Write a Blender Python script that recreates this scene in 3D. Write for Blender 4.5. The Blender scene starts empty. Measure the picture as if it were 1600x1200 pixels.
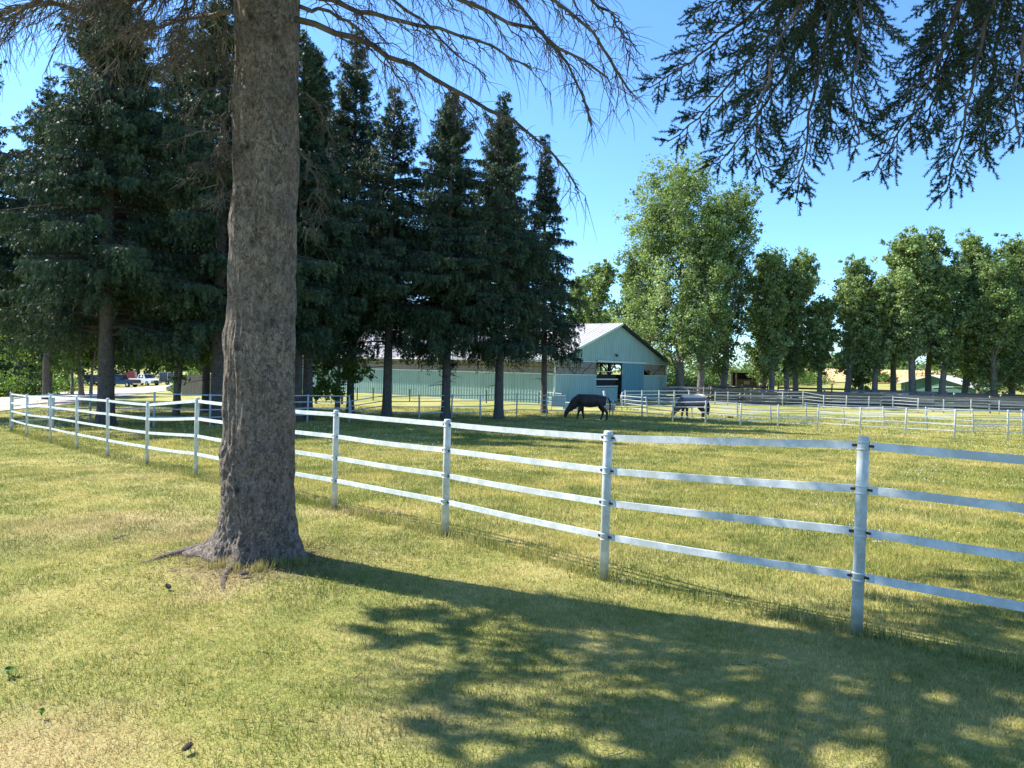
import bpy, bmesh, math, random
import numpy as np
from mathutils import Matrix, Vector
sc = bpy.context.scene
COL = sc.collection
PI = math.pi
# ------------------------------------------------------------------ camera
F_PX = 1164.0; PITCH = math.radians(1.23); ROLL = math.radians(1.33); CAM = np.array([0.0, 0.0, 1.6])
R0 = np.array([1., 0, 0]); U0 = np.array([0, math.sin(PITCH), math.cos(PITCH)]); FW = np.array([0, math.cos(PITCH), -math.sin(PITCH)])
RT = R0*math.cos(ROLL) + U0*math.sin(ROLL); UP = U0*math.cos(ROLL) - R0*math.sin(ROLL)
cam_d = bpy.data.cameras.new('camera'); cam = bpy.data.objects.new('camera', cam_d); COL.objects.link(cam)
cam_d.sensor_width = 36.0; cam_d.lens = 36.0*F_PX/1600.0; cam_d.clip_start = 0.05; cam_d.clip_end = 5000
M = Matrix(((RT[0], UP[0], -FW[0], CAM[0]), (RT[1], UP[1], -FW[1], CAM[1]), (RT[2], UP[2], -FW[2], CAM[2]), (0, 0, 0, 1)))
cam.matrix_world = M
sc.camera = cam
# ------------------------------------------------------------------ light
SUN_EL = math.radians(47); SUN_H = np.array([-0.925, 0.38])
world = bpy.data.worlds.new('World'); sc.world = world; world.use_nodes = True
wn = world.node_tree; wn.nodes.clear()
sky = wn.nodes.new('ShaderNodeTexSky'); sky.sky_type = 'NISHITA'; sky.sun_disc = False
sky.sun_elevation = SUN_EL; sky.sun_rotation = math.atan2(SUN_H[0], SUN_H[1]); sky.altitude = 200; sky.air_density = 1.0; sky.dust_density = 0.35; sky.ozone_density = 2.2
bg = wn.nodes.new('ShaderNodeBackground'); bg.inputs[1].default_value = 0.115
wo = wn.nodes.new('ShaderNodeOutputWorld')
wt = wn.nodes.new('ShaderNodeMix'); wt.data_type = 'RGBA'; wt.blend_type = 'MULTIPLY'; wt.inputs[0].default_value = 1.0; wt.inputs[7].default_value = (.56, .82, 1.08, 1)
wn.links.new(sky.outputs[0], wt.inputs[6]); wn.links.new(wt.outputs[2], bg.inputs[0]); wn.links.new(bg.outputs[0], wo.inputs[0])
sun_d = bpy.data.lights.new('sun', 'SUN'); sun = bpy.data.objects.new('sun', sun_d); COL.objects.link(sun)
sun_d.energy = 4.6; sun_d.angle = math.radians(0.53); sun_d.color = (1.0, 0.95, 0.86)
sdir = Vector((SUN_H[0]*math.cos(SUN_EL), SUN_H[1]*math.cos(SUN_EL), math.sin(SUN_EL)))
sun.rotation_euler = sdir.to_track_quat('Z', 'Y').to_euler()
sc.view_settings.view_transform = 'Standard'; sc.view_settings.look = 'None'
sc.view_settings.exposure = 1.38; sc.view_settings.gamma = 1.0
sc.render.resolution_x = 1024; sc.render.resolution_y = 768
# ------------------------------------------------------------------ pixel <-> world helpers (used only to survey where things stand)
def ray(u, v):
    return FW + RT*(u-800.0)/F_PX - UP*(v-600.0)/F_PX
def P(u, v, Y):
    d = ray(u, v); return CAM + d*(Y/d[1])
_tr = np.array([0, 5, 6, 8, 10, 13, 16, 20, 25, 30, 36, 42, 50, 60, 75, 100, 150, 2000.])
_tz = np.array([0, 0, -.03, -.11, -.18, -.30, -.44, -.62, -.78, -.92, -1.06, -1.16, -1.18, -1.13, -1.1, -1.0, -.9, -.9])
_rr = np.arange(0, 2000, .5); _zz = np.interp(_rr, _tr, _tz)
_k = np.hanning(11); _k /= _k.sum(); _zp = np.pad(_zz, 5, mode='edge'); _zz = np.convolve(_zp, _k, 'valid')
def sstep(a, b, x):
    t = np.clip((x-a)/(b-a), 0, 1); return t*t*(3-2*t)
TREE0 = P(403, 866, 6.0)
def tz(x, y):
    x = np.asarray(x, float); y = np.asarray(y, float)
    r = np.hypot(x, y); az = np.degrees(np.arctan2(x, y))
    z = np.interp(r, _rr, _zz)
    front = (y > 0)
    z = z - 1.75*sstep(45, 130, r)*(1-sstep(-27, -18, az))*front
    w = sstep(15, 21, az)*front
    z = z + w*np.interp(r, [0, 88, 130, 260, 400, 3000], [0, 0, 1.5, 4.6, 4.9, 4.9])
    d2 = (x-TREE0[0])**2 + (y-TREE0[1])**2
    z = z + .07*np.exp(-d2/.7)
    z = z + .018*np.sin(x*1.1+.7)*np.sin(y*.9+.3)*sstep(1.0, 5, r)*(1-sstep(60, 90, r))
    return z
def G(u, v):
    """where the sight line through a pixel meets the ground"""
    d = ray(u, v); d = d/d[1]
    ys = np.concatenate([np.arange(1.2, 60, .02), np.arange(60, 700, .2)])
    p = CAM[None]+d[None]*ys[:, None]
    h = p[:, 2]-tz(p[:, 0], p[:, 1])
    i = np.argmax(h < 0)
    if h[i] >= 0: i = len(ys)-1
    q = p[i]; return np.array([q[0], q[1], float(tz(q[0], q[1]))])
def ground_at(u, Y):
    x = P(u, 590, Y)[0]; return np.array([x, Y, float(tz(x, Y))])
# ------------------------------------------------------------------ objects
def tag(o, label=None, cat=None, group=None, kind=None):
    if label: o['label'] = label
    if cat: o['category'] = cat
    if group: o['group'] = group
    if kind: o['kind'] = kind
    return o
def thing(name, label, cat, loc, rz=0.0, group=None):
    o = bpy.data.objects.new(name, None); COL.objects.link(o); o.empty_display_size = .2
    o.location = tuple(float(a) for a in loc); o.rotation_euler = (0, 0, rz)
    o.rotation_euler = (0, 0, rz); return tag(o, label, cat, group)
class MB:
    def __init__(s):
        s.v = []; s.f3 = []; s.f4 = []; s.n = 0; s.a = []
    def add(s, v, f, a=None):
        v = np.asarray(v, float).reshape(-1, 3); f = np.asarray(f, int)
        (s.f3 if f.shape[1] == 3 else s.f4).append(f+s.n); s.v.append(v); s.n += len(v)
        s.a.append(np.full(len(v), .5) if a is None else np.asarray(a, float))
    def box(s, lo, hi, R=None, o=None):
        x0, y0, z0 = lo; x1, y1, z1 = hi
        v = np.array([[x0, y0, z0], [x1, y0, z0], [x1, y1, z0], [x0, y1, z0], [x0, y0, z1], [x1, y0, z1], [x1, y1, z1], [x0, y1, z1]], float)
        if R is not None: v = v @ np.asarray(R).T
        if o is not None: v = v+np.asarray(o)
        s.add(v, [[0, 3, 2, 1], [4, 5, 6, 7], [0, 1, 5, 4], [1, 2, 6, 5], [2, 3, 7, 6], [3, 0, 4, 7]])
    def bar(s, A, B, w, h, up=(0, 0, 1)):
        """box beam from A to B, w across, h along up"""
        A = np.asarray(A, float); B = np.asarray(B, float); d = B-A; L = np.linalg.norm(d)+1e-9; d = d/L
        up = np.asarray(up, float); c = np.cross(d, up); c /= np.linalg.norm(c)+1e-9; up = np.cross(c, d)
        R = np.stack([d, c, up], 1)
        s.box((0, -w/2, -h/2), (L, w/2, h/2), R, A)
    def tube(s, pts, rad, k=8, cap=True, a=None):
        pts = np.asarray(pts, float); n = len(pts); rad = np.broadcast_to(np.asarray(rad, float), (n,))
        t = np.gradient(pts, axis=0); t /= np.linalg.norm(t, axis=1)[:, None]+1e-12
        ref = np.array([0, 0, 1.]) if abs(t[:, 2].mean()) < .8 else np.array([1., 0, 0])
        c = np.cross(t, ref); c /= np.linalg.norm(c, axis=1)[:, None]+1e-12; b = np.cross(t, c)
        th = np.linspace(0, 2*PI, k, endpoint=False)
        v = pts[:, None]+rad[:, None, None]*(np.cos(th)[None, :, None]*c[:, None]+np.sin(th)[None, :, None]*b[:, None])
        i = np.arange(n-1)[:, None]*k; j = np.arange(k)[None]; j2 = (j+1) % k
        f = np.stack([i+j, i+j2, i+k+j2, i+k+j], -1).reshape(-1, 4)
        base = s.n
        s.add(v.reshape(-1, 3), f, None if a is None else np.full(n*k, a))
        if cap:
            for ring, p, flip in ((0, pts[0], 1), (n-1, pts[-1], 0)):
                ci = s.n; s.add([p], np.zeros((0, 3), int), None if a is None else [a])
                r = base+ring*k+np.arange(k); r2 = np.roll(r, -1)
                ff = np.stack([r, r2, np.full(k, ci)], 1) if not flip else np.stack([r2, r, np.full(k, ci)], 1)
                s.f3.append(ff)
    def sticks(s, A, B, ra, rb, a=None):
        """many thin 3-sided tapering twigs at once"""
        A = np.asarray(A, float); B = np.asarray(B, float); n = len(A)
        if n == 0: return
        d = B-A; d /= np.linalg.norm(d, axis=1)[:, None]+1e-9
        ref = np.where(np.abs(d[:, 2:3]) < .8, np.array([[0, 0, 1.]]), np.array([[1., 0, 0]]))
        c = np.cross(d, ref); c /= np.linalg.norm(c, axis=1)[:, None]+1e-9; b = np.cross(d, c)
        v = np.zeros((n, 6, 3)); ra = np.broadcast_to(ra, (n,)); rb = np.broadcast_to(rb, (n,))
        for q in range(3):
            th = q*2*PI/3; o = math.cos(th)*c+math.sin(th)*b
            v[:, q] = A+o*ra[:, None]; v[:, 3+q] = B+o*rb[:, None]
        f = np.array([[0, 1, 4, 3], [1, 2, 5, 4], [2, 0, 3, 5]])
        F = (np.arange(n)*6)[:, None, None]+f[None]
        s.add(v.reshape(-1, 3), F.reshape(-1, 4), None if a is None else np.repeat(a, 6))
    def build(s, name, mat, parent=None, origin=(0, 0, 0), smooth=False, attr=False):
        me = bpy.data.meshes.new(name)
        if s.n:
            V = np.concatenate(s.v)-np.asarray(origin, float)[None]
            f3 = np.concatenate(s.f3) if s.f3 else np.zeros((0, 3), int); f4 = np.concatenate(s.f4) if s.f4 else np.zeros((0, 4), int)
            me.vertices.add(len(V)); me.vertices.foreach_set('co', V.astype(np.float32).ravel())
            nl = f3.size+f4.size; me.loops.add(nl); me.loops.foreach_set('vertex_index', np.concatenate([f3.ravel(), f4.ravel()]).astype(np.int32))
            npoly = len(f3)+len(f4); me.polygons.add(npoly)
            st = np.concatenate([np.arange(len(f3))*3, f3.size+np.arange(len(f4))*4]).astype(np.int32)
            me.polygons.foreach_set('loop_start', st)
            me.polygons.foreach_set('use_smooth', np.full(npoly, bool(smooth)))
            me.update(calc_edges=True); me.validate()
            if attr:
                at = me.attributes.new('tint', 'FLOAT', 'POINT'); at.data.foreach_set('value', np.concatenate(s.a).astype(np.float32))
        o = bpy.data.objects.new(name, me); COL.objects.link(o)
        if mat: me.materials.append(mat)
        if parent: o.parent = parent
        return o
def build_each(mb, name, mat, parent=None, origin=(0, 0, 0)):
    """one object per separate piece"""
    st = 0; F4 = np.concatenate(mb.f4)
    for v in mb.v:
        m = (F4[:, 0] >= st) & (F4[:, 0] < st+len(v)); q = MB(); q.v = [v]; q.f4 = [F4[m]-st]; q.n = len(v); q.a = [np.full(len(v), .5)]
        q.build(name, mat, parent, origin); st += len(v)
def copy_tree(o, parent=None):
    c = o.copy(); COL.objects.link(c)
    if parent: c.parent = parent
    for ch in list(o.children): copy_tree(ch, c)
    return c
def rotz(a):
    c, s = math.cos(a), math.sin(a); return np.array([[c, -s, 0], [s, c, 0], [0, 0, 1.]])
# ------------------------------------------------------------------ materials
class NT:
    def __init__(s, name):
        s.m = bpy.data.materials.new(name); s.m.use_nodes = True; s.t = s.m.node_tree; s.t.nodes.clear()
        s.out = s.n('ShaderNodeOutputMaterial')
    def n(s, typ, **kw):
        nd = s.t.nodes.new(typ)
        for k, v in kw.items(): setattr(nd, k, v)
        return nd
    def l(s, a, b): s.t.links.new(a, b)
    def set(s, sock, val):
        if hasattr(val, 'is_linked'): s.l(val, sock)
        else: sock.default_value = (*val, 1) if hasattr(val, '__len__') and len(val) == 3 and len(sock.default_value) == 4 else val
    def pos(s): return s.n('ShaderNodeNewGeometry').outputs['Position']
    def obj(s): return s.n('ShaderNodeTexCoord').outputs['Object']
    def mapping(s, vec, scale=(1, 1, 1), rot=(0, 0, 0), loc=(0, 0, 0)):
        m = s.n('ShaderNodeMapping'); s.l(vec, m.inputs[0]); m.inputs['Scale'].default_value = scale; m.inputs['Rotation'].default_value = rot; m.inputs['Location'].default_value = loc
        return m.outputs[0]
    def noise(s, vec, scale, detail=4, rough=.55, out='Fac', dist=0):
        t = s.n('ShaderNodeTexNoise'); s.l(vec, t.inputs['Vector']); t.inputs['Scale'].default_value = scale; t.inputs['Detail'].default_value = detail; t.inputs['Roughness'].default_value = rough; t.inputs['Distortion'].default_value = dist
        return t.outputs[out]
    def vor(s, vec, scale, feature='F1', out='Distance', rnd=1):
        t = s.n('ShaderNodeTexVoronoi', feature=feature); s.l(vec, t.inputs['Vector']); t.inputs['Scale'].default_value = scale; t.inputs['Randomness'].default_value = rnd
        return t.outputs[out]
    def ramp(s, fac, stops):
        r = s.n('ShaderNodeValToRGB'); s.l(fac, r.inputs[0]); cr = r.color_ramp
        while len(cr.elements) > 1: cr.elements.remove(cr.elements[-1])
        for i, (p, c) in enumerate(stops):
            e = cr.elements[0] if i == 0 else cr.elements.new(p)
            e.position = p; e.color = (c[0], c[1], c[2], 1) if hasattr(c, '__len__') else (c, c, c, 1)
        return r.outputs[0]
    def mix(s, f, a, b, mode='MIX'):
        m = s.n('ShaderNodeMix', data_type='RGBA', blend_type=mode)
        s.set(m.inputs[0], f)
        for sock, v in ((m.inputs[6], a), (m.inputs[7], b)):
            if hasattr(v, 'is_linked'): s.l(v, sock)
            else: sock.default_value = (v[0], v[1], v[2], 1)
        return m.outputs[2]
    def math(s, op, a, b=0.0, clamp=False):
        m = s.n('ShaderNodeMath', operation=op, use_clamp=clamp); s.set(m.inputs[0], a); s.set(m.inputs[1], b); return m.outputs[0]
    def bump(s, h, strength=.5, dist=.02, normal=None):
        b = s.n('ShaderNodeBump'); s.l(h, b.inputs['Height']); b.inputs['Strength'].default_value = strength; b.inputs['Distance'].default_value = dist
        if normal is not None: s.l(normal, b.inputs['Normal'])
        return b.outputs[0]
    def bsdf(s, col, rough=.7, metal=0, normal=None, spec=.3):
        p = s.n('ShaderNodeBsdfPrincipled'); c = col if hasattr(col, 'is_linked') else (col[0], col[1], col[2], 1)
        s.set(p.inputs['Base Color'], c); s.set(p.inputs['Roughness'], rough); p.inputs['Metallic'].default_value = metal; p.inputs['Specular IOR Level'].default_value = spec
        if normal is not None: s.l(normal, p.inputs['Normal'])
        s.l(p.outputs[0], s.out.inputs[0]); s.p = p; return p
    def leafy(s, col, trans=.35, rough=.6, tcol=None):
        """thin leaf: reflects and lets some light through"""
        p = s.bsdf(col, rough, spec=.25)
        t = s.n('ShaderNodeBsdfTranslucent'); s.set(t.inputs[0], tcol if tcol is not None else col)
        mx = s.n('ShaderNodeMixShader'); mx.inputs[0].default_value = trans
        s.l(p.outputs[0], mx.inputs[1]); s.l(t.outputs[0], mx.inputs[2]); s.l(mx.outputs[0], s.out.inputs[0])
def tint(nt):
    a = nt.n('ShaderNodeAttribute'); a.attribute_name = 'tint'; return a.outputs['Fac']
def dist_mask(nt, pos, x, y, rx, ry, soft=.5):
    m = nt.mapping(pos, (1/rx, 1/ry, 0), (0, 0, 0), (-x/rx, -y/ry, 0))
    ln = nt.n('ShaderNodeVectorMath', operation='LENGTH'); nt.l(m, ln.inputs[0])
    nz = nt.noise(pos, 2.2, 4, .6)
    d = nt.math('ADD', ln.outputs['Value'], nt.math('MULTIPLY', nt.math('SUBTRACT', nz, .5), 1.1))
    mr = nt.n('ShaderNodeMapRange'); nt.l(d, mr.inputs[0]); mr.inputs[1].default_value = 1.0; mr.inputs[2].default_value = 1-soft; mr.inputs[3].default_value = 0; mr.inputs[4].default_value = 1
    return mr.outputs[0]
STRAW_PATCH = []
def turf_colour(nt):
    pos = nt.pos()
    big = nt.noise(pos, .22, 3, .5); mid = nt.noise(pos, 1.3, 4, .6); fine = nt.noise(pos, 16, 3, .7)
    f = nt.math('ADD', nt.math('MULTIPLY', big, .5), nt.math('MULTIPLY', mid, .48)); f = nt.math('ADD', f, nt.math('MULTIPLY', nt.math('SUBTRACT', fine, .5), .5))
    c = nt.ramp(f, [(.30, (.155, .19, .045)), (.42, (.25, .262, .07)), (.52, (.36, .335, .11)), (.63, (.46, .40, .165)), (.80, (.56, .47, .25))])
    for (x, y, rx, ry, k) in STRAW_PATCH:
        c = nt.mix(nt.math('MULTIPLY', dist_mask(nt, pos, x, y, rx, ry, .7), k), c, (.47, .36, .19))
    return c, fine, pos
_q = [G(215, 815), G(60, 840), G(360, 905), G(30, 1190), G(300, 835), G(560, 800), G(640, 1130)]
STRAW_PATCH += [(_q[0][0], _q[0][1], 1.5, .9, .6), (_q[1][0], _q[1][1], 1.5, 1.0, .3), (_q[2][0], _q[2][1], .35, .6, .7), (_q[3][0], _q[3][1], .7, .6, .7), (_q[4][0], _q[4][1], .8, .6, .6), (_q[5][0], _q[5][1], .9, .5, .5), (_q[6][0], _q[6][1], .6, .3, .35)]
nt = NT('turf'); c, fine, pos = turf_colour(nt)
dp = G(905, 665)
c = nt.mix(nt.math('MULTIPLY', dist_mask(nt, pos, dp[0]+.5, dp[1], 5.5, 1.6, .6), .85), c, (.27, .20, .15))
c = nt.mix(nt.math('MULTIPLY', dist_mask(nt, pos, TREE0[0], TREE0[1]-.1, .85, .75, .5), .8), c, (.25, .18, .11))
nt.bsdf(nt.mix(.25, c, (.15, .15, .05)), .95, normal=nt.bump(nt.noise(pos, 40, 4, .7), .8, .03), spec=.1); M_TURF = nt.m
def blade_mat(name, gain, warm):
    nt = NT(name); c, fine, pos = turf_colour(nt); t = tint(nt)
    k = nt.ramp(t, [(0, (.42*gain, .58*gain, .4*gain)), (.5, (gain, gain, gain)), (1, (1.75*gain, 1.5*gain, 1.5*gain*warm))])
    nt.leafy(nt.mix(1, c, k, 'MULTIPLY'), .35, .55); return nt.m
M_BLADE = blade_mat('grass_blade', 1.0, 1.0); M_BLADE2 = blade_mat('meadow_blade', 1.0, .8)
nt = NT('clover_flower'); nt.bsdf((.75, .73, .66), .8); M_CLOVER = nt.m
nt = NT('weed_leaf'); nt.leafy((.10, .19, .03), .35); M_WEED = nt.m
# ------------------------------------------------------------------ ground sheet
def axis(lo, hi, d0, g):
    a = [0.0]; d = d0
    while a[-1] < hi: a.append(a[-1]+d); d = min(d*g, 30)
    b = [0.0]; d = d0
    while b[-1] > lo: b.append(b[-1]-d); d = min(d*g, 30)
    return np.array(b[:0:-1]+a)
gx = axis(-900, 900, .16, 1.022); gy = axis(-1, 1100, .16, 1.018); gy = gy[gy > -2]; gy = np.concatenate([[-300, -120, -60, -30, -15, -8, -4], gy])
X, Y = np.meshgrid(gx, gy); Z = tz(X, Y)
b = MB(); nx, ny = len(gx), len(gy)
i, j = np.meshgrid(np.arange(ny-1), np.arange(nx-1), indexing='ij'); q = (i*nx+j).ravel()
b.add(np.stack([X, Y, Z], -1).reshape(-1, 3), np.stack([q, q+1, q+nx+1, q+nx], 1))
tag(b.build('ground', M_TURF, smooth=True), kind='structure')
# driveway
def sheet_between(name, mat, L, R, dz, n=40, m=6):
    L = np.array([G(*p) for p in L]); R = np.array([G(*p) for p in R])
    t = np.linspace(0, 1, len(L)); tt = np.linspace(0, 1, n)
    A = np.stack([np.interp(tt, t, L[:, k]) for k in range(2)], 1); B = np.stack([np.interp(tt, t, R[:, k]) for k in range(2)], 1)
    s = np.linspace(0, 1, m)[None, :, None]; Q = A[:, None]*(1-s)+B[:, None]*s
    V = np.concatenate([Q, (tz(Q[..., 0], Q[..., 1])+dz)[..., None]], -1)
    b = MB(); i, j = np.meshgrid(np.arange(n-1), np.arange(m-1), indexing='ij'); q = (i*m+j).ravel()
    b.add(V.reshape(-1, 3), np.stack([q, q+m, q+m+1, q+1], 1)); return b.build(name, mat, smooth=True)
nt = NT('gravel'); pos = nt.pos(); c = nt.ramp(nt.noise(pos, 1.5, 5, .65), [(.3, (.34, .28, .235)), (.55, (.45, .385, .335)), (.75, (.53, .47, .42))])
nt.bsdf(c, .95, normal=nt.bump(nt.noise(pos, 14, 4, .7), .5, .03)); M_GRAVEL = nt.m
tag(sheet_between('driveway', M_GRAVEL, [(-260, 640), (-100, 629), (0, 622), (60, 617), (110, 613), (160, 609), (205, 606), (235, 603.5), (262, 602), (290, 601)], [(-260, 676), (-100, 657), (0, 643), (60, 637), (110, 632), (160, 625), (205, 618), (235, 613.5), (262, 610), (290, 608)], .035), kind='structure')
# wheat field on the far slope
nt = NT('ripe_wheat'); pos = nt.pos(); c = nt.ramp(nt.noise(nt.mapping(pos, (1, .25, 1)), .12, 5, .6), [(.3, (.44, .27, .11)), (.6, (.54, .35, .16)), (.8, (.60, .41, .21))])
nt.bsdf(c, .95, normal=nt.bump(nt.noise(pos, 1.5, 3), .4, .3)); M_WHEAT = nt.m
b = MB(); az = np.radians(np.linspace(20.5, 42, 40)); rr = np.linspace(128, 300, 24)
A, Rr = np.meshgrid(az, rr); X = Rr*np.sin(A); Y = Rr*np.cos(A); i, j = np.meshgrid(np.arange(23), np.arange(39), indexing='ij'); q = (i*40+j).ravel()
b.add(np.stack([X, Y, tz(X, Y)+.12], -1).reshape(-1, 3), np.stack([q, q+1, q+41, q+40], 1))
tag(b.build('wheat_field', M_WHEAT, smooth=True), kind='structure')
# ------------------------------------------------------------------ where the near fence runs
NEAR = [(17, 613, 674), (42, 616, 683), (79, 616, 692), (120, 618.5, 703.5), (168, 622, 715.5), (229, 628, 728), (305.5, 621, 746), (403, 631, 770), (522, 640.5, 797), (695, 655, 838), (943, 673, 907), (1338, 682, 993)]
NP = [G(u, v) for (u, t, v) in NEAR]
d = NP[-1]-NP[-2]; d = d/np.linalg.norm(d)
for k in range(1, 4):
    q = NP[11]+d*2.15*k; q[2] = float(tz(q[0], q[1])); NP.append(q)
NPA = np.array(NP)
def fence_y(x): return np.interp(x, NPA[:, 0], NPA[:, 1])
# ------------------------------------------------------------------ grass (real blades, uncountable)
def blades(X, Y, h, w, rng, b, lean=.5, tn=None):
    n = len(X); Z = tz(X, Y)
    a = rng.uniform(0, 2*PI, n); ln = rng.normal(0, lean, n)*h
    ba = rng.uniform(0, 2*PI, n); wx = np.cos(ba)*w/2; wy = np.sin(ba)*w/2
    V = np.zeros((n, 3, 3))
    V[:, 0] = np.stack([X-wx, Y-wy, Z-.004], 1); V[:, 1] = np.stack([X+wx, Y+wy, Z-.004], 1)
    V[:, 2] = np.stack([X+np.cos(a)*ln, Y+np.sin(a)*ln, Z+h], 1)
    if tn is None: tn = np.clip(rng.normal(.5, .25, n), 0, 1)
    b.add(V.reshape(-1, 3), np.arange(n*3).reshape(-1, 3), np.repeat(tn, 3))
def frustum_pts(rng, y0, y1, dens):
    A = .72*(y1**2-y0**2)+1.5*(y1-y0); n = int(A*dens)
    y = np.sqrt(rng.uniform(y0**2, y1**2, n)); x = rng.uniform(-1, 1, n)*(y*.72+.8)
    return x, y
rng = np.random.default_rng(5)
def clump(x, y):
    return (np.sin(x*3.1+1.3*np.sin(y*2.3))*np.sin(y*3.7+1.1*np.sin(x*2.9))+np.sin(x*9.1+2*np.sin(y*7))*np.sin(y*8.3))*.25+.5
lb = MB(); pb = MB()
for (y0, y1, dens, h, w) in ((1.8, 5, 6500, .042, .0046), (5, 8, 4200, .045, .006), (8, 14, 2000, .05, .009), (14, 24, 750, .055, .014), (24, 34, 300, .06, .022), (34, 50, 110, .08, .035)):
    x, y = frustum_pts(rng, y0, y1, dens)
    lawn = (y < fence_y(x)) | (x < NPA[0, 0])
    kk = clump(x, y)
    hh = h*.7*(.45+.9*kk)*rng.uniform(.5, 1.25, len(x))
    hh = np.where(lawn, hh, hh*1.35)
    tnn = np.clip(rng.normal(.5, .24, len(x))-.5*(kk-.5)+.18*np.sin(x*1.9+2*np.sin(y*1.3)), 0, 1)
    near = np.hypot(x-TREE0[0], y-TREE0[1]) > .36
    m = lawn & near; blades(x[m], y[m], hh[m], w, rng, lb, .65, tnn[m])
    m = ~lawn; blades(x[m], y[m], hh[m], w, rng, pb, .6, tnn[m])
# uncut strip along the near fence
for i in range(len(NPA)-1):
    A, B = NPA[i], NPA[i+1]; L = np.linalg.norm((B-A)[:2]); n = int(L*420*min(1, 12/max(A[1], 6)))
    t = rng.uniform(0, 1, n); off = rng.normal(.02, .06, n)
    dd = (B-A)[:2]/L; X = A[0]+(B[0]-A[0])*t-dd[1]*off; Y = A[1]+(B[1]-A[1])*t+dd[0]*off
    blades(X, Y, rng.uniform(.03, .10, n)*(.5+clump(X*1.5, Y)), .006+.0006*A[1], rng, pb, .3, np.clip(rng.normal(.3, .2, n), 0, 1))
# seed stalks in the paddock
x, y = frustum_pts(rng, 5, 32, 14); m = y > fence_y(x)+.1; x = x[m]; y = y[m]
blades(x, y, rng.uniform(.06, .15, len(x)), .006+.0007*y, rng, pb, .25, np.clip(rng.normal(.9, .1, len(x)), 0, 1))
tag(lb.build('lawn_grass', M_BLADE, attr=True), 'short dry mown grass of the lawn in front of the white fence', 'grass', kind='stuff')
# tufts round the base of the big trunk
tb = MB()
for k in range(30):
    th = rng.uniform(PI*1.25, PI*1.93); r = rng.uniform(.36, .50); cx = TREE0[0]+math.cos(th)*r; cy = TREE0[1]+math.sin(th)*r; n = 26
    blades(cx+rng.normal(0, .025, n), cy+rng.normal(0, .025, n), rng.uniform(.03, .10, n), .006, rng, tb, .4, np.clip(rng.normal(.45, .2, n), 0, 1))
tag(tb.build('grass_tuft', M_BLADE2, attr=True), 'longer green grass growing against the foot of the big spruce trunk', 'grass', kind='stuff')
tag(pb.build('paddock_grass', M_BLADE2, attr=True), 'taller yellow green grass inside the fenced paddock', 'grass', kind='stuff')
# clover flowers
cb = MB(); x, y = frustum_pts(rng, 7, 30, 3.0); m = (y > fence_y(x)+.2) & (np.sin(x*.7+1)*np.sin(y*.5) > .25); x = x[m]; y = y[m]; n = len(x)
s = .004+.00048*y; h = .07+rng.uniform(0, .05, n); z = tz(x, y)+h
o = np.array([[1, 0, 0], [0, 1, 0], [-1, 0, 0], [0, -1, 0], [0, 0, 1], [0, 0, -1]], float)
V = np.stack([x, y, z], 1)[:, None]+o[None]*s[:, None, None]
f = np.array([[0, 1, 4], [1, 2, 4], [2, 3, 4], [3, 0, 4], [1, 0, 5], [2, 1, 5], [3, 2, 5], [0, 3, 5]])
cb.add(V.reshape(-1, 3), ((np.arange(n)*6)[:, None, None]+f[None]).reshape(-1, 3))
tag(cb.build('clover_flowers', M_CLOVER), 'tiny white clover heads scattered through the paddock grass', 'clover', kind='stuff')

# needle litter and broken twigs under the big tree, thinning out over the lawn
nt = NT('litter'); nt.bsdf(nt.ramp(tint(nt), [(0, (.06, .04, .028)), (.6, (.20, .13, .08)), (1, (.34, .25, .16))]), .9); M_LITTER = nt.m
b = MB(); n = 2600; a = rng.uniform(0, 2*PI, n); r = .33+rng.exponential(.75, n); x = TREE0[0]+np.cos(a)*r; y = TREE0[1]+np.sin(a)*r; m = y < fence_y(x); x = x[m]; y = y[m]; n = len(x)
a = rng.uniform(0, 2*PI, n); l = rng.uniform(.012, .045, n); A = np.stack([x, y, tz(x, y)+rng.uniform(.012, .03, n)], 1); b.sticks(A, A+np.stack([np.cos(a)*l, np.sin(a)*l, rng.normal(0, .006, n)], 1), .0022, .0012, rng.uniform(0, 1, n))
x, y = frustum_pts(rng, 2, 13, 5); m = y < fence_y(x)-.1; x = x[m]; y = y[m]; n = len(x); a = rng.uniform(0, 2*PI, n); l = rng.uniform(.02, .09, n); A = np.stack([x, y, tz(x, y)+rng.uniform(.015, .03, n)], 1)
b.sticks(A, A+np.stack([np.cos(a)*l, np.sin(a)*l, rng.normal(0, .008, n)], 1), .003, .0018, rng.uniform(0, 1, n))
tag(b.build('needle_litter', M_LITTER, attr=True), 'brown needles and broken twigs scattered on the lawn under the big spruce', 'litter', kind='stuff')
# ------------------------------------------------------------------ fences
def paint(name, c1, c2, rough=.45):
    nt = NT(name); pos = nt.obj(); nz = nt.noise(pos, 7, 6, .7); st = nt.noise(nt.mapping(pos, (3, 3, .6)), 9, 4, .7)
    c = nt.mix(nt.ramp(nz, [(.38, 0), (.58, 1)]), c1, c2); c = nt.mix(nt.math('MULTIPLY', nt.ramp(st, [(.66, 0), (.74, 1)]), .5), c, (.30, .20, .13))
    if 'post' in name:
        sx = nt.n('ShaderNodeSeparateXYZ'); nt.l(pos, sx.inputs[0]); g = nt.ramp(nt.math('ADD', sx.outputs[2], nt.math('MULTIPLY', nt.noise(pos, 22, 4), .22)), [(.13, .75), (.30, 0)]); c = nt.mix(g, c, (.20, .21, .12))
    nt.bsdf(c, nt.math('ADD', .35, nt.math('MULTIPLY', nz, .3)), normal=nt.bump(nz, .12, .003), spec=.4); return nt.m
M_POST = paint('white_post_paint', (.62, .66, .68), (.42, .46, .44))
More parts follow.
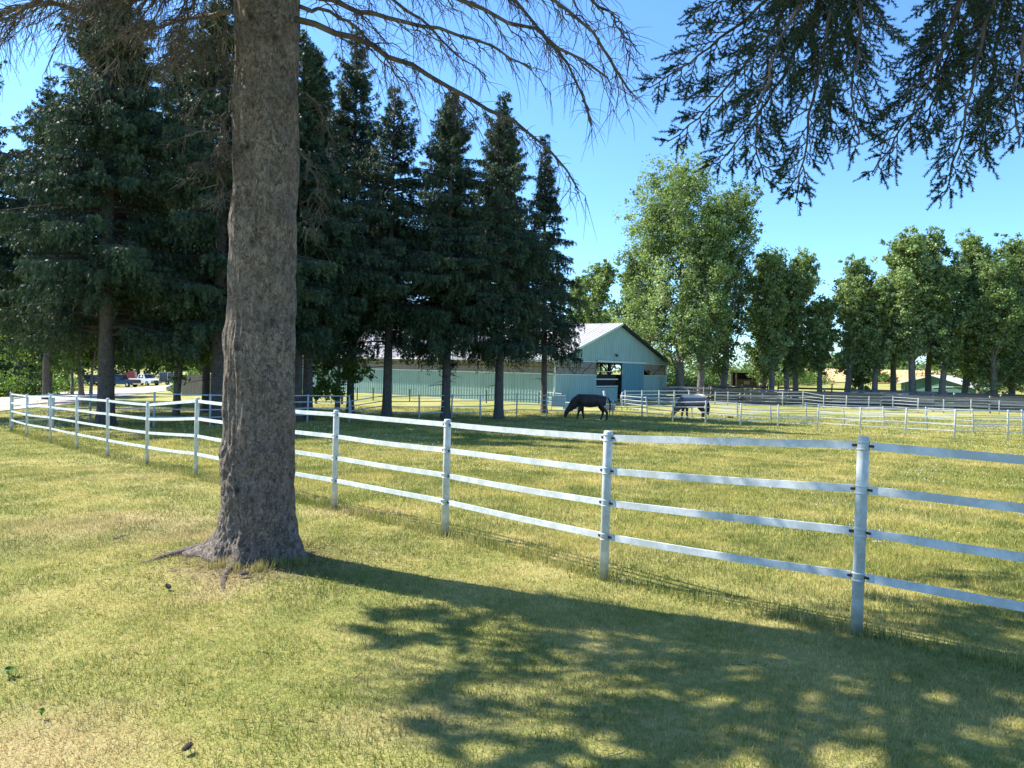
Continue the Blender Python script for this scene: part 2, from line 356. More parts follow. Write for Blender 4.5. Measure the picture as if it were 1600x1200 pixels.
M_RAIL = paint('white_rail_paint', (.66, .69, .70), (.46, .50, .49))
M_OLDW = paint('dull_white_paint', (.55, .58, .58), (.42, .45, .45), .6)
nt = NT('dark_fitting'); nt.bsdf((.05, .05, .055), .5, .6); M_DARK = nt.m
def post_mesh(h, r, bands, k=16):
    b = MB(); b.tube([(0, 0, -.12), (0, 0, h-.012), (0, 0, h)], [r, r, r*.86], k)
    for z in bands:
        for dz in (-.022, .022):
            b.tube([(0, 0, z+dz-.007), (0, 0, z+dz), (0, 0, z+dz+.007)], [r+.001, r+.006, r+.001], k, cap=False)
    return b
RAILH = (.955, .735, .52, .295)
def pipe_fence(name, label, pts, hs, lean, mats=(None, None), r=.036, rw=.049, skip=(), detail=True, group=None, sides=14, drop=(), rails=RAILH, rthick=.016):
    org = pts[0]; t = thing(name, label, 'fence', org, group=group)
    tops = []
    for i, p in enumerate(pts):
        h = hs[i]; b = post_mesh(h, r, [h*q for q in rails] if detail else [h*q for q in rails], sides)
        b2 = MB(); b2.f3 = b.f3; b2.f4 = b.f4; b2.n = b.n; b2.a = b.a
        V = np.concatenate(b.v); lx, ly = lean[i]; V[:, 0] += V[:, 2]*lx; V[:, 1] += V[:, 2]*ly
        b2.v = [V]; po = b2.build('post', mats[0] or M_POST, t, smooth=True); po.location = tuple(float(q_) for q_ in p-org)
    for i in range(len(pts)-1):
        if i in skip: continue
        A, B = pts[i], pts[i+1]; dxy = (B-A)*[1, 1, 0]; L = np.linalg.norm(dxy); dd = dxy/L
        for k, q in enumerate(rails):
            if (i, k) in drop: continue
            za, zb = hs[i]*q, hs[i+1]*q
            a = A+np.array([lean[i][0]*za, lean[i][1]*za, za])+dd*(r+.012); c = B+np.array([lean[i+1][0]*zb, lean[i+1][1]*zb, zb])-dd*(r+.012)
            b = MB()
            if detail:
                n = 6; tt = np.linspace(0, 1, n); sag = -np.sin(tt*PI)*.0022*((i*7+k*3) % 5)
                q3 = a[None]*(1-tt[:, None])+c[None]*tt[:, None]; q3[:, 2] += sag
                for s in range(n-1): b.bar(q3[s], q3[s+1], rthick, rw)
            else: b.bar(a, c, rthick, rw)
            ro = b.build('rail', mats[1] or M_RAIL, t, org)
            if detail:
                for e, s in ((a, 1), (c, -1)):
                    fb = MB()
                    fb.bar(e-dd*.012*s, e+dd*.016*s, .022, .016)
                    fb.build('bracket', M_DARK, ro, org)
    return t
def px_h(p, top):
    """height of a thing standing at p whose top shows at image row top"""
    d = (p-CAM); Yd = d@FW; return None
nh = []
for i, p in enumerate(NP):
    if i < 12:
        u, t, v = NEAR[i]; q = P(u, t, p[1]); nh.append(float(q[2]-p[2]))
    else: nh.append(1.22)
print('near heights', [round(h, 2) for h in nh], 'pos', [(round(p[0], 1), round(p[1], 1)) for p in NP])
rl = random.Random(3)
lean = [(rl.uniform(-.006, .012), rl.uniform(-.006, .006)) for _ in NP]; lean[11] = (.004, 0)
fence1 = pipe_fence('pipe_fence', 'near white four rail pipe fence between lawn and paddock, passing behind the big trunk', NP, nh, lean)
# paddock back fence: u, top, base ; Y fixed by the surveyed ground
BACK = [(17, 613, 674), (82, 614, 672.5), (141, 614, 663), (240, 612.5, 668), (328, 615, 667.5), (400, 616, 664), (480, 616, 661), (546, 617, 660), (601, 618, 654), (655, 617, 656.6), (705, 616, 656), (750, 616, 655.6), (807, 614, 651), (854, 616.5, 650.6), (903, 619, 652), (957.5, 623, 651), (1003, 620, 654), (1051, 627, 660), (1102, 626, 664), (1156.5, 630, 667), (1215, 632, 670), (1277, 632.5, 672.5), (1343, 636, 677), (1414, 637.3, 681.9), (1491, 639.4, 687.3), (1574.5, 640.5, 689), (1665, 642, 693), (1770, 644, 698)]
def row(spec):
    pts = []; hs = []
    for (u, t, v) in spec:
        p = G(u, v); pts.append(p); hs.append(float(np.clip(P(u, t, p[1])[2]-p[2], 1.0, 1.42)))
    return pts, hs
bp, bh = row(BACK[1:]); bp = [NP[0]+np.array([.02, .09, 0])]+bp; bh = [nh[0]]+bh
le = [(rl.uniform(-.03, .03), 0) for _ in bp]
NB = 8
# left half and right half, with the pipe gate between
pipe_fence('pipe_fence', 'far side of the paddock fence under the dark spruces, left of the gate', bp[1:NB], bh[1:NB], le[1:NB], (M_OLDW, M_OLDW), .04, .042, detail=False, sides=8)
pipe_fence('pipe_fence', 'far side of the paddock fence running behind the black horse to the right edge', bp[NB:], bh[NB:], le[NB:], (M_OLDW, M_OLDW), .042, .042, detail=False, sides=8)
# link between first near post and the back row
pipe_fence('pipe_fence', 'short end fence panel closing the far left corner of the paddock', [NP[0]+np.array([-.03, .1, 0]), bp[1]+np.array([-.12, 0, 0])], [1.16, bh[1]], [(0, 0), (0, 0)], (M_OLDW, M_OLDW), .04, .042, detail=False, sides=8)
# the gate between posts 7 and 8
A = bp[NB-1]; B = bp[NB]; t = thing('pipe_gate', 'sagging white pipe gate hung between the two halves of the far paddock fence', 'gate', A)
dd = (B-A)*[1, 1, 0]; L = np.linalg.norm(dd); dd /= L; g = MB()
p0 = A+dd*.18; p1 = B-dd*.12
for q0, q1 in ((.95, 1.16), (.72, .9), (.5, .66), (.28, .4)): g = MB(); g.tube([p0+[0, 0, q0], p1+[0, 0, q1]], .022, 8); g.build('gate_rail', M_OLDW, t, A, smooth=True)
for z_, p_, x_ in (((.2, 1.0), p0, -.04), ((.3, 1.22), p1, -.05)): g = MB(); g.tube([p_+[0, 0, z_[0]], p_+[x_, 0, z_[1]]], .024, 8); g.build('gate_stile', M_OLDW, t, A, smooth=True)
ROWB = [(972, 617, 643), (1011.5, 620, 648.6), (1082, 624, 652), (1153, 629, 657.6), (1205.5, 633, 661.5), (1261, 631, 663), (1319.5, 636, 664.7), (1382, 635.3, 669), (1449, 636, 671.7), (1521.5, 639, 677), (1599, 640, 680), (1690, 643, 684)]
pt, hs = row(ROWB); pipe_fence('pipe_fence', 'second white fence row, with posts tilting left, just beyond the paddock on the right', pt, hs, [(-.10, 0)]*len(pt), (M_OLDW, M_OLDW), .042, .04, detail=False, sides=8)
ROWC = [(1117, 612, 632.5), (1137, 612, 633), (1155.5, 613, 633), (1173, 612, 633), (1190.6, 612, 633.5), (1222.5, 612, 635), (1254.5, 611.6, 636.5), (1287, 617, 638), (1322, 618, 639.7), (1357, 619, 641), (1395, 619.4, 642), (1434, 622, 644.5), (1474, 624, 645.5), (1517, 624, 646), (1561, 626, 647.5), (1620, 628, 649)]
pt, hs = row(ROWC); pipe_fence('pipe_fence', 'third white fence row standing in front of the grey board fences', pt, hs, [(rl.uniform(-.02, .02), 0) for _ in pt], (M_OLDW, M_OLDW), .045, .045, detail=False, sides=8)
ROWP = [(971.5, 614, 640.5), (976.5, 612, 635.5), (1002.5, 612.5, 635), (1029.3, 613, 634.5), (1053, 613, 634), (1076, 613, 634)]
pt, hs = row(ROWP); pipe_fence('pipe_fence', 'bright white pen fence standing right in front of the sliding barn door', pt, [1.25]*6, [(0, 0)]*6, (M_POST, M_POST), .05, .055, detail=False, sides=8)
ROWL = [(474, 604, 628), (522, 606, 626.6), (558, 607, 626), (583, 609, 626), (640, 612, 628), (700, 612, 629), (760, 613, 630), (842, 616, 631), (866, 615, 634), (878, 617, 636)]
pt, hs = row(ROWL); pipe_fence('pipe_fence', 'dark thin rail fence close along the long lit wall of the barn', pt, hs, [(0, 0)]*len(pt), (M_DARK, M_OLDW), .04, .035, detail=False, sides=8, rails=(.96, .6, .3))
# weathered board fences
nt = NT('weathered_board'); pos = nt.pos(); oi = nt.n('ShaderNodeObjectInfo'); c = nt.ramp(nt.noise(nt.mapping(pos, (1, 1, 9)), 1.2, 5, .7), [(.3, (.09, .082, .078)), (.55, (.20, .185, .175)), (.8, (.36, .33, .31))]); c = nt.mix(1, c, nt.ramp(oi.outputs['Random'], [(0, .35), (.5, .9), (1, 1.9)]), 'MULTIPLY')
nt.bsdf(c, .9, normal=nt.bump(nt.noise(nt.mapping(pos, (1, 1, 12)), 3, 4), .4, .02)); M_BOARD = nt.m
nt = NT('dark_board'); nt.bsdf(nt.ramp(nt.noise(nt.pos(), 2, 4), [(.3, (.03, .027, .025)), (.7, (.08, .07, .06))]), .9); M_DBOARD = nt.m
def board_fence(label, ends, h, nb, bw, step, mat, seed, wob=.05, group=None, gap=.12):
    r = random.Random(seed); pts = []
    for (a, c) in zip(ends[:-1], ends[1:]):
        A = ground_at(*a); B = ground_at(*c); n = max(1, int(np.linalg.norm(B-A)/step))
        for k in range(n): pts.append(A+(B-A)*k/n)
    pts.append(ground_at(*ends[-1]))
    for p in pts: p[2] = float(tz(p[0], p[1]))
    t = thing('board_fence', label, 'fence', pts[0], group=group)
    rr = [(r.uniform(-wob, wob), r.uniform(.96, 1.12)) for _ in pts]
    for p, (l, hh) in zip(pts, rr):
        b = MB(); b.bar(p+[0, 0, -.1], p+[l, 0, h*hh], .12, .12, up=(0, 1, 0)); b.build('post', mat, t, pts[0])
    for i in range(len(pts)-1):
        for k in range(nb):
            b = MB(); z = h*.97-(k+.5)*(h-.1)/nb
            b.bar(pts[i]+[0, -.08, z+r.uniform(-wob, wob)], pts[i+1]+[0, -.08, z+r.uniform(-wob, wob)], .03, bw*r.uniform(.85, 1.1))
            b.build('board', mat, t, pts[0])
    return t
board_fence('grey board fence with wide gaps beside the right corner of the barn', [(1036, 66), (1108, 64)], 1.55, 5, .16, 2.6, M_BOARD, 1)
board_fence('long weathered grey board fence directly behind the third white fence row', [(1100, 64), (1300, 63), (1460, 60), (1640, 58)], 1.35, 4, .2, 2.9, M_BOARD, 2)
board_fence('lower grey board fence running close behind the long weathered one', [(1112, 67.5), (1350, 66), (1640, 63)], 1.4, 4, .17, 3.1, M_BOARD, 3)
board_fence('solid grey board fence in front of the far green shed', [(1330, 72), (1480, 69), (1660, 66)], 1.45, 4, .24, 3.0, M_BOARD, 4)
board_fence('dark brown paddock fence with open rails in front of the wheat field', [(1216, 84), (1300, 82), (1415, 79)], 1.5, 2, .2, 4.5, M_DBOARD, 5)
board_fence('short stacked grey rail fence under the poplars beside the shelter', [(1040, 74), (1120, 73), (1200, 75)], 1.5, 5, .18, 3.0, M_BOARD, 6)
# grey plank screen far left
nt = NT('grey_plank'); pos = nt.pos(); nt.bsdf(nt.ramp(nt.noise(nt.mapping(pos, (9, 9, .5)), 1.4, 5, .7), [(.3, (.10, .095, .085)), (.7, (.24, .23, .20))]), .9); M_PLANK = nt.m
A = ground_at(284, 62); B = ground_at(334, 60); t = thing('plank_screen', 'grey upright plank fence behind the small leafy tree on the left', 'fence', A); n = 26
b = MB(); r = random.Random(9); dd = (B-A)/n
for k in range(n):
    a = A+dd*k; b.box((-.005, 0, -.1), (np.linalg.norm(dd)*.9, .03, 1.75+r.uniform(-.05, .05)), rotz(math.atan2(dd[1], dd[0])), a)
b.build('plank_panel', M_PLANK, t, A)
b = MB()
for z in (.4, 1.4): b.bar(A+[0, .06, z], B+[0, .06, z], .05, .09)
build_each(b, 'rail', M_BOARD, t, A)
# ------------------------------------------------------------------ tree materials
def bark(name, dark, light, sc_=1.0, knots=False):
    nt = NT(name); pos = nt.obj(); m = nt.mapping(pos, (sc_, sc_, sc_*.34))
    w = nt.n('ShaderNodeVectorMath', operation='ADD'); nt.l(m, w.inputs[0]); nn = nt.noise(m, 9, 3, .6, 'Color'); sc2 = nt.n('ShaderNodeVectorMath', operation='SCALE'); nt.l(nn, sc2.inputs[0]); sc2.inputs[3].default_value = .06; nt.l(sc2.outputs[0], w.inputs[1])
    w2 = nt.mapping(w.outputs[0], (1, 1, 2.3)); n2 = nt.noise(pos, 2.4, 4, .6); n3 = nt.noise(pos, 190, 3, .7); n1 = nt.noise(w2, 60, 6, .75)
    def crack(scale, wd, det): return nt.ramp(nt.math('ABSOLUTE', nt.math('SUBTRACT', nt.noise(w2, scale, det, .6), .5)), [(0, 0), (wd*.35, .35), (wd, 1)])
    ca = crack(26, .06, 4); cb_ = crack(62, .09, 3); flake = nt.vor(w2, 33, 'F1', 'Color'); fl = nt.n('ShaderNodeSeparateColor'); nt.l(flake, fl.inputs[0])
    h = nt.math('ADD', nt.math('ADD', nt.math('MULTIPLY', ca, .22), nt.math('MULTIPLY', cb_, .22)), nt.math('ADD', nt.math('ADD', nt.math('MULTIPLY', n1, .56), nt.math('MULTIPLY', fl.outputs[0], .30)), nt.math('MULTIPLY', n3, .2)))
    c = nt.ramp(h, [(.30, tuple(x*.25 for x in dark)), (.56, dark), (.84, light), (1.0, tuple(min(1, x*1.35) for x in light))])
    c = nt.mix(nt.ramp(n2, [(.4, 0), (.7, .55)]), c, nt.mix(1, c, (.82, .74, .68), 'MULTIPLY'))
    lich = nt.ramp(nt.noise(pos, 14, 5, .75), [(.60, 0), (.68, .35)]); c = nt.mix(lich, c, (.34, .36, .30))
    if knots: c = nt.mix(nt.math('MULTIPLY', tint(nt), .95), c, (.03, .024, .02)); ring = nt.noise(nt.mapping(pos, (.3, .3, 2.2)), 2.0, 3, .5); c = nt.mix(nt.ramp(ring, [(.42, 0), (.62, .4)]), c, (.19, .155, .14))
    nt.bsdf(c, .92, normal=nt.bump(h, 1.0, .035*max(.6, 1/sc_)), spec=.1); return nt.m
M_BARK = bark('spruce_bark', (.14, .113, .09), (.33, .278, .235), 1.0, True)
M_BARKF = bark('far_bark', (.075, .066, .06), (.17, .15, .135), .8)
M_POPB = bark('poplar_bark', (.13, .12, .10), (.27, .25, .21), .5)
nt = NT('dead_twig'); nt.bsdf(nt.ramp(nt.noise(nt.obj(), 6, 4), [(.35, (.075, .06, .05)), (.7, (.17, .145, .12))]), .9, spec=.1); M_TWIG = nt.m
nt = NT('dark_limb'); nt.bsdf((.055, .046, .04), .95, spec=.05); M_LIMB = nt.m
def needles(name, lo, mid, hi, trans=.18):
    nt = NT(name); c = nt.ramp(tint(nt), [(0, lo), (.5, mid), (1, hi)]); big = nt.noise(nt.obj(), .55, 3, .6)
    c = nt.mix(nt.ramp(big, [(.35, 0), (.65, 1)]), nt.mix(1, c, (.7, .78, .85), 'MULTIPLY'), c); nt.leafy(c, trans, .6); return nt.m
M_NEED = needles('spruce_needles', (.026, .048, .028), (.056, .092, .042), (.13, .17, .06))
M_NEEDN = needles('near_needles', (.022, .045, .024), (.04, .075, .032), (.075, .12, .04), .12)
M_BROWN = needles('thin_brown_needles', (.10, .10, .055), (.15, .15, .075), (.22, .20, .11), .25)
def leafm(name, lo, mid, hi, trans=.38):
    nt = NT(name); c = nt.ramp(tint(nt), [(0, lo), (.5, mid), (1, hi)]); nt.leafy(c, trans, .5, nt.mix(1, c, (1.3, 1.4, .6), 'MULTIPLY')); return nt.m
M_POP = leafm('poplar_leaf', (.08, .12, .045), (.19, .265, .09), (.42, .50, .28), .32)
M_POP2 = leafm('poplar_leaf_dark', (.055, .09, .035), (.13, .195, .065), (.30, .38, .18), .32)
M_LEAF = leafm('broad_leaf', (.05, .085, .02), (.11, .17, .035), (.21, .28, .07), .4)
M_BUSH = leafm('bush_leaf', (.05, .09, .025), (.10, .17, .04), (.2, .28, .08), .35)
# ------------------------------------------------------------------ spruce
def gravity_curve(p0, d0, L, droop, n=6, up=0.0):
    pts = [np.array(p0, float)]; d = np.array(d0, float); st = L/(n-1)
    for i in range(n-1):
        t = (i+.5)/(n-1); dd = d+np.array([0, 0, -droop*t+up*t*t]); dd /= np.linalg.norm(dd); pts.append(pts[-1]+dd*st)
    return np.array(pts)
def fronds(b, Pp, D, L, W, rng, tn):
    """ragged hanging sprays: three narrow blades each"""
    n = len(Pp); D = D/(np.linalg.norm(D, axis=1)[:, None]+1e-9)
    rv = rng.normal(size=(n, 3)); S = np.cross(D, rv); S /= np.linalg.norm(S, axis=1)[:, None]+1e-9
    for k, (sp, ll) in enumerate(((0, 1), (.5, .72), (-.5, .66))):
        Dk = D+S*sp*rng.uniform(.6, 1.3, (n, 1)); Dk /= np.linalg.norm(Dk, axis=1)[:, None]
        Sk = np.cross(Dk, np.cross(S, D)); Sk /= np.linalg.norm(Sk, axis=1)[:, None]+1e-9
        l = L*ll*rng.uniform(.7, 1.2, n); base = Pp+D*(0 if k == 0 else .12)*L[:, None]
        m = base+Dk*(l*.38)[:, None]; V = np.zeros((n, 4, 3))
        V[:, 0] = base; V[:, 1] = m+Sk*(W/2)[:, None]; V[:, 2] = base+Dk*l[:, None]; V[:, 3] = m-Sk*(W/2)[:, None]
        b.add(V.reshape(-1, 3), np.arange(4*n).reshape(-1, 4), np.repeat(tn, 4))
def spruce(label, base, H, R, cb, seed, lean=(0, 0), tr=.22, dens=1.0, group=None, prof=.80, sparse_top=True, frond=1.0, mat=None, dead=14, trunkmat=None, steps=.34):
    rng = np.random.default_rng(seed); base = np.array(base, float); t = thing('spruce_tree', label, 'tree', base, group=group)
    def ax(z): return base+np.array([lean[0]*z/H, lean[1]*z/H, z])
    zs = np.linspace(-.15, H, 16); pts = np.array([ax(z) for z in zs]); pts[1:, :2] += rng.normal(0, .03, (15, 2))
    rad = tr*(1-np.clip(zs/H, 0, 1))**.85+.012; rad[0] = tr*1.55
    tb = MB(); zz = np.concatenate([[-.15, .05, .25, .6, 1.2], zs[2:]]); pp = np.array([ax(z) for z in zz]); rr = tr*(1-np.clip(zz/H, 0, 1))**.85+.012; rr[:4] = [tr*1.7, tr*1.42, tr*1.2, tr*1.06]
    tb.tube(pp, rr, 12); tb.build('trunk', trunkmat or M_BARKF, t, base, smooth=True)
    cbm = MB(); lb = MB(); FP, FD, FL, FW_, FT = [], [], [], [], []
    z = cb; limbs = []
    while z < H-.25:
        f = (z-cb)/(H-cb)
        for k in range(rng.integers(5, 8)):
            limbs.append((z+rng.uniform(-.45, .45), rng.uniform(0, 2*PI), f))
        z += steps*rng.uniform(.75, 1.2)*(1-.35*f)
    lump = rng.uniform(0, 6, 4)
    for (z, az, f) in limbs:
        pr = min(1, (1-f)/prof)**.9*min(1, .74+f*2.0)
        # lopsided outline: some sides and heights push out, some are thin
        pr *= .82+.22*math.sin(az*2+lump[0]+z*.8)+.16*math.sin(az*3+lump[1]-z*1.3)
        L = max(.22, R*pr*rng.uniform(.62, 1.22)); d0 = np.array([math.cos(az), math.sin(az), .25 if f < .6 else .55])
        c = gravity_curve(ax(z), d0, L, 1.25 if f < .7 else .5, 7, .9)
        lb.tube(c, np.linspace(.03+.012*L, .006, 7), 4, cap=False)
        ns = max(3, int(L*17*dens*(1.1-.3*f))); s = rng.uniform(.10 if f > .3 else .2, 1.02, ns)**.85; i = np.clip((s*6).astype(int), 0, 5); fr = s*6-i
        p = c[i]+(c[i+1]-c[i])*fr[:, None]; dirl = c[i+1]-c[i]; dirl /= np.linalg.norm(dirl, axis=1)[:, None]
        side = np.cross(dirl, [0, 0, 1.]); side /= np.linalg.norm(side, axis=1)[:, None]+1e-9
        sg = rng.choice([-1, 1], ns); sl = rng.uniform(0, 1, ns)*(L*.28*(1.05-s)+.10)
        p = p+side*(sg*sl)[:, None]+dirl*(sl*.5)[:, None]; p[:, 2] -= sl*.12
        hang = rng.uniform(.08, 1, ns)**1.5*(.95*(1-f)**1.1+.08)*(.55+.45*np.sin(PI*np.clip(s, 0, 1))); m6 = 6
        q = np.tile(np.linspace(0, 1, m6), ns); rp = lambda a_: np.repeat(a_, m6, 0)
        pp = rp(p)+rp(dirl)*(q*.10)[:, None]+np.stack([0*q, 0*q, -q*rp(hang)], 1)+rng.normal(0, .025, (ns*m6, 3)); n = ns*m6
        D = rp(dirl)*.35+rp(side)*(rp(sg)*.35)[:, None]+np.array([0, 0, -1.0])[None]*((1.1 if f < .7 else .15)+q*.9)[:, None]+rng.normal(0, .38, (n, 3))
        FP.append(pp); FD.append(D); FL.append(rng.uniform(.13, .30, n)*frond*(1-.15*q)); FW_.append(rng.uniform(.018, .036, n)*frond)
        FT.append(np.clip(rp(rng.normal(.40, .17, ns))+rng.normal(0, .1, n)+rp(.25*(s-.6)), 0, 1)); p = p
        D = D[:ns] 
        n = ns
        m = max(2, n//9); lb.sticks(p[:m]-D[:m]*.1, p[:m]+D[:m]*.15, .006, .003)
    # leader
    n = 26; p = np.array([ax(H*.985+q) for q in rng.uniform(-.7, .15, n)]); D = rng.normal(0, 1, (n, 3)); D[:, 2] = np.abs(D[:, 2])*.8+.3
    FP.append(p); FD.append(D); FL.append(np.full(n, .28)*frond); FW_.append(np.full(n, .05)); FT.append(np.full(n, .5))
    for q in range(dead):
        z = rng.uniform(cb*.45, cb+1.5); az = rng.uniform(0, 2*PI); c = gravity_curve(ax(z), (math.cos(az), math.sin(az), .1), rng.uniform(.4, 1.5), .5, 5)
        lb.tube(c, np.linspace(.02, .004, 5), 4, cap=False)
        A = c[2]; lb.sticks([A, c[3]], [A+rng.normal(0, .25, 3), c[3]+rng.normal(0, .2, 3)], .006, .002)
    fronds(cbm, np.concatenate(FP), np.concatenate(FD), np.concatenate(FL), np.concatenate(FW_), rng, np.concatenate(FT))
    lb.build('branches', M_LIMB, t, base); cbm.build('crown', mat or M_NEED, t, base, attr=True); return t
SPR = [ # u, base v, H, R, crown base, tr, lean, label
    (165, 665, 20.5, 4.1, 3.7, .30, (0, 0), 'broad old spruce on the left with the thickest bare trunk, standing inside the paddock'),
    (340, 664, 18.0, 3.7, 3.8, .30, (.1, 0), 'dark spruce whose trunk shows just left of the big foreground trunk'),
    (480, 657, 17.2, 3.6, 3.9, .24, (0, 0), 'dark spruce whose grey trunk shows just right of the big foreground trunk'),
    (604, 655, 16.2, 3.1, 4.0, .235, (.1, 0), 'dark spruce with a straight trunk behind the paddock gate'),
    (696, 656, 16.6, 2.9, 3.5, .225, (0, 0), 'tall narrow spruce in front of the middle of the long barn wall'),
    (779, 655.5, 16.9, 2.7, 3.7, .235, (-.1, 0), 'tall spruce with flared trunk foot, second from the right end of the grove'),
    (850, 646, 17.0, 2.25, 3.9, .19, (-.35, 0), 'slimmest spruce at the right end of the grove beside the barn corner'),
]
for i, (u, v, H, R, cb, tr, ln, lab) in enumerate(SPR):
    p = G(u, v); p[2] = float(tz(p[0], p[1])); print('spruce', u, p)
    spruce(lab, p, H, R*(1.12 if u < 500 else 1.3), cb, 100+i, ln, tr, 1.25, 'grove of tall dark spruces')
for i, (u, Yd, H, R, cb, lab) in enumerate([(-55, 33, 18.5, 3.3, 4.4, 'spruce at the very left edge whose drooping limbs reach into the picture'), (167, 38, 22, 5.2, 4.2, 'spruce hidden behind the thickest bare trunk, its crown filling the gap to the right'), (322, 40, 22, 4.4, 4.2, 'spruce standing behind the trunk just left of the foreground trunk'), (415, 37, 20, 3.4, 3.4, 'spruce hidden behind the foreground trunk with only its dark crown showing'), (466, 33.5, 17.5, 2.8, 4.0, 'thin second trunk of the pair just right of the foreground trunk'), (548, 40, 20.5, 3.2, 5.4, 'spruce rising behind the leaning tree in front of the barn wall'), (697, 43, 18, 3.2, 5.6, 'spruce filling the gap behind the paddock gate spruce'), (72, 50, 21, 4.2, 6.0, 'spruce behind the left side of the grove, only its upper crown showing over the driveway'), (277, 45, 23, 4.6, 6.0, 'tall spruce crown rising highest between the two left paddock trunks'), (482, 44, 21, 4.0, 6.5, 'spruce at the back of the grove just right of the foreground trunk'), (779, 46, 18.5, 3.0, 6.5, 'back spruce filling between the two barn front spruces')]):
    p = ground_at(u, Yd); spruce(lab, p, H, R*1.22, cb, 200+i, (0, 0), .2, 1.15, 'grove of tall dark spruces')
for i, (u, Yd, H, R, lab) in enumerate([(-6, 62, 9, 2.6, 'low dark conifer at the left edge beyond the driveway'), (40, 66, 6.5, 2.0, 'small blue green conifer behind the hedge at the left edge')]):
    spruce(lab, ground_at(u, Yd), H, R, .4, 230+i, (0, 0), .12, .8, None, .8)
# ------------------------------------------------------------------ the big foreground spruce
def big_trunk(parent):
    H = 7.5; nz, na = 340, 220; base = TREE0
    zs = np.concatenate([np.linspace(-.22, .9, 130), np.linspace(.905, H, nz-130)]); th = np.linspace(0, 2*PI, na, endpoint=False)
    Z, T = np.meshgrid(zs, th, indexing='ij')
    r = .262-.0030*Z
    fl = np.exp(-np.clip(Z+.05, 0, 9)/.17); 
    r = r+fl*(.07+.05*np.cos(T*5+1.0)+.035*np.cos(T*3-.6))
    def lobe(t0, wd, amp, hs): return amp*np.exp(-((np.angle(np.exp(1j*(T-t0))))/wd)**2)*np.exp(-np.clip(Z+.02, 0, 9)/hs)
    r = r+lobe(math.radians(170), .20, .26, .12)+lobe(math.radians(180), .40, .15, .26)+lobe(math.radians(-12), .35, .07, .2)+lobe(math.radians(262), .2, .10, .12)+lobe(math.radians(75), .3, .2, .15)+lobe(math.radians(318), .25, .10, .14)
    r = r+.010*np.sin(T*2+Z*1.1)+.007*np.sin(T*5+Z*2.3)+.006*np.sin(Z*6.5+T)+.004*np.sin(Z*13+T*3)
    rng = np.random.default_rng(4)
    # bark plates as real relief
    g = rng.normal(size=(nz, na)); 
    def blur(a, sz, sa):
        kz = np.hanning(sz*2+3); kz /= kz.sum(); ka = np.hanning(sa*2+3); ka /= ka.sum()
        a = np.apply_along_axis(lambda q: np.convolve(np.pad(q, sz+1, mode='wrap'), kz, 'valid'), 0, a); return np.apply_along_axis(lambda q: np.convolve(np.pad(q, sa+1, mode='wrap'), ka, 'valid'), 1, a)
    b1 = blur(g, 3, 1); b1 /= b1.std(); b2 = blur(rng.normal(size=(nz, na)), 9, 3); b2 /= b2.std()
    r = r+.0030*np.clip(b1, -2.4, 1.4)*(1+.8*np.exp(-np.clip(Z, 0, 9)/1.2))+.0040*b2; K = np.zeros_like(r)
    for k in range(64):   # knots and old limb scars
        z0 = rng.uniform(.4, H); t0 = rng.uniform(0, 2*PI); a = rng.uniform(.008, .022); dz = (Z-z0)/.036; dt = np.angle(np.exp(1j*(T-t0)))/.12; q = dz**2+dt**2
        r = r+a*np.exp(-q*.45)-a*1.9*np.exp(-q*3); K = np.maximum(K, np.exp(-q*1.1)*(.5+a*25))
    for k in range(7):   # whorl swellings
        z0 = .8+k*.93; r = r+.010*np.exp(-((Z-z0)/.10)**2)*(1+.5*np.sin(T*4+k))
    cx = base[0]+.055*(Z/4.4)**1.0*0-.012*np.sin(Z*1.1); cy = base[1]+.02*np.sin(Z*.9)
    V = np.stack([cx+r*np.cos(T), cy+r*np.sin(T), base[2]+Z], -1)
    b = MB(); i, j = np.meshgrid(np.arange(nz-1), np.arange(na), indexing='ij'); a0 = (i*na+j).ravel(); a1 = (i*na+(j+1) % na).ravel()
    b.add(V.reshape(-1, 3), np.stack([a0, a1, a1+na, a0+na], 1), np.clip(K, 0, 1).ravel())
    z2 = np.linspace(H-.05, 19, 12); b.tube([base+[-.012*math.sin(z*1.1), .02*math.sin(z*.9), z] for z in z2], np.linspace(.238, .02, 12), 14, a=0.0)
    return b.build('trunk', M_BARK, parent, base, smooth=True, attr=True)
BIG = thing('spruce_tree', 'big foreground spruce with rough grey trunk and flared roots standing on the lawn', 'tree', TREE0)
big_trunk(BIG)
# surface roots
rb = MB()
def surf_root(pix, r0):
    pts = np.array([G(*q) for q in pix]); s = np.linspace(0, 1, 14); tt = np.linspace(0, 1, len(pts))
    c = np.stack([np.interp(s, tt, pts[:, k]) for k in range(3)], 1); c[:, :2] += np.random.default_rng(len(pix)).normal(0, .012, (14, 2)); rad = np.linspace(r0, r0*.2, 14)
    c[:, 2] = tz(c[:, 0], c[:, 1])+rad*.2-.012*np.linspace(0, 1, 14); rb.tube(c, rad, 9)
surf_root([(350, 858), (318, 862), (288, 866), (258, 871), (225, 880)], .085); surf_root([(375, 868), (360, 885), (352, 905), (345, 925)], .05); surf_root([(465, 872), (480, 868), (500, 872)], .05)
rb.a = [np.zeros(len(v_)) for v_ in rb.v]; rb.build('surface_root', M_BARK, BIG, TREE0, smooth=True, attr=True)
for pix, r0, lab in (([(178, 843), (196, 838), (208, 832), (214, 823)], .016, 'bare surface root on the straw coloured lawn left of the trunk'), ([(236, 815), (243, 812), (250, 812)], .014, 'small knob of surface root showing in the lawn, farther one')):
    rb = MB(); surf_root(pix, r0); rb.a = [np.zeros(len(v_)) for v_ in rb.v]; o = rb.build('exposed_root', M_BARK, None, smooth=True, attr=True); tag(o, lab, 'root')
def crest(z): return TREE0+np.array([0, 0, z])
dbm = MB(); NB_, ND_ = [], []
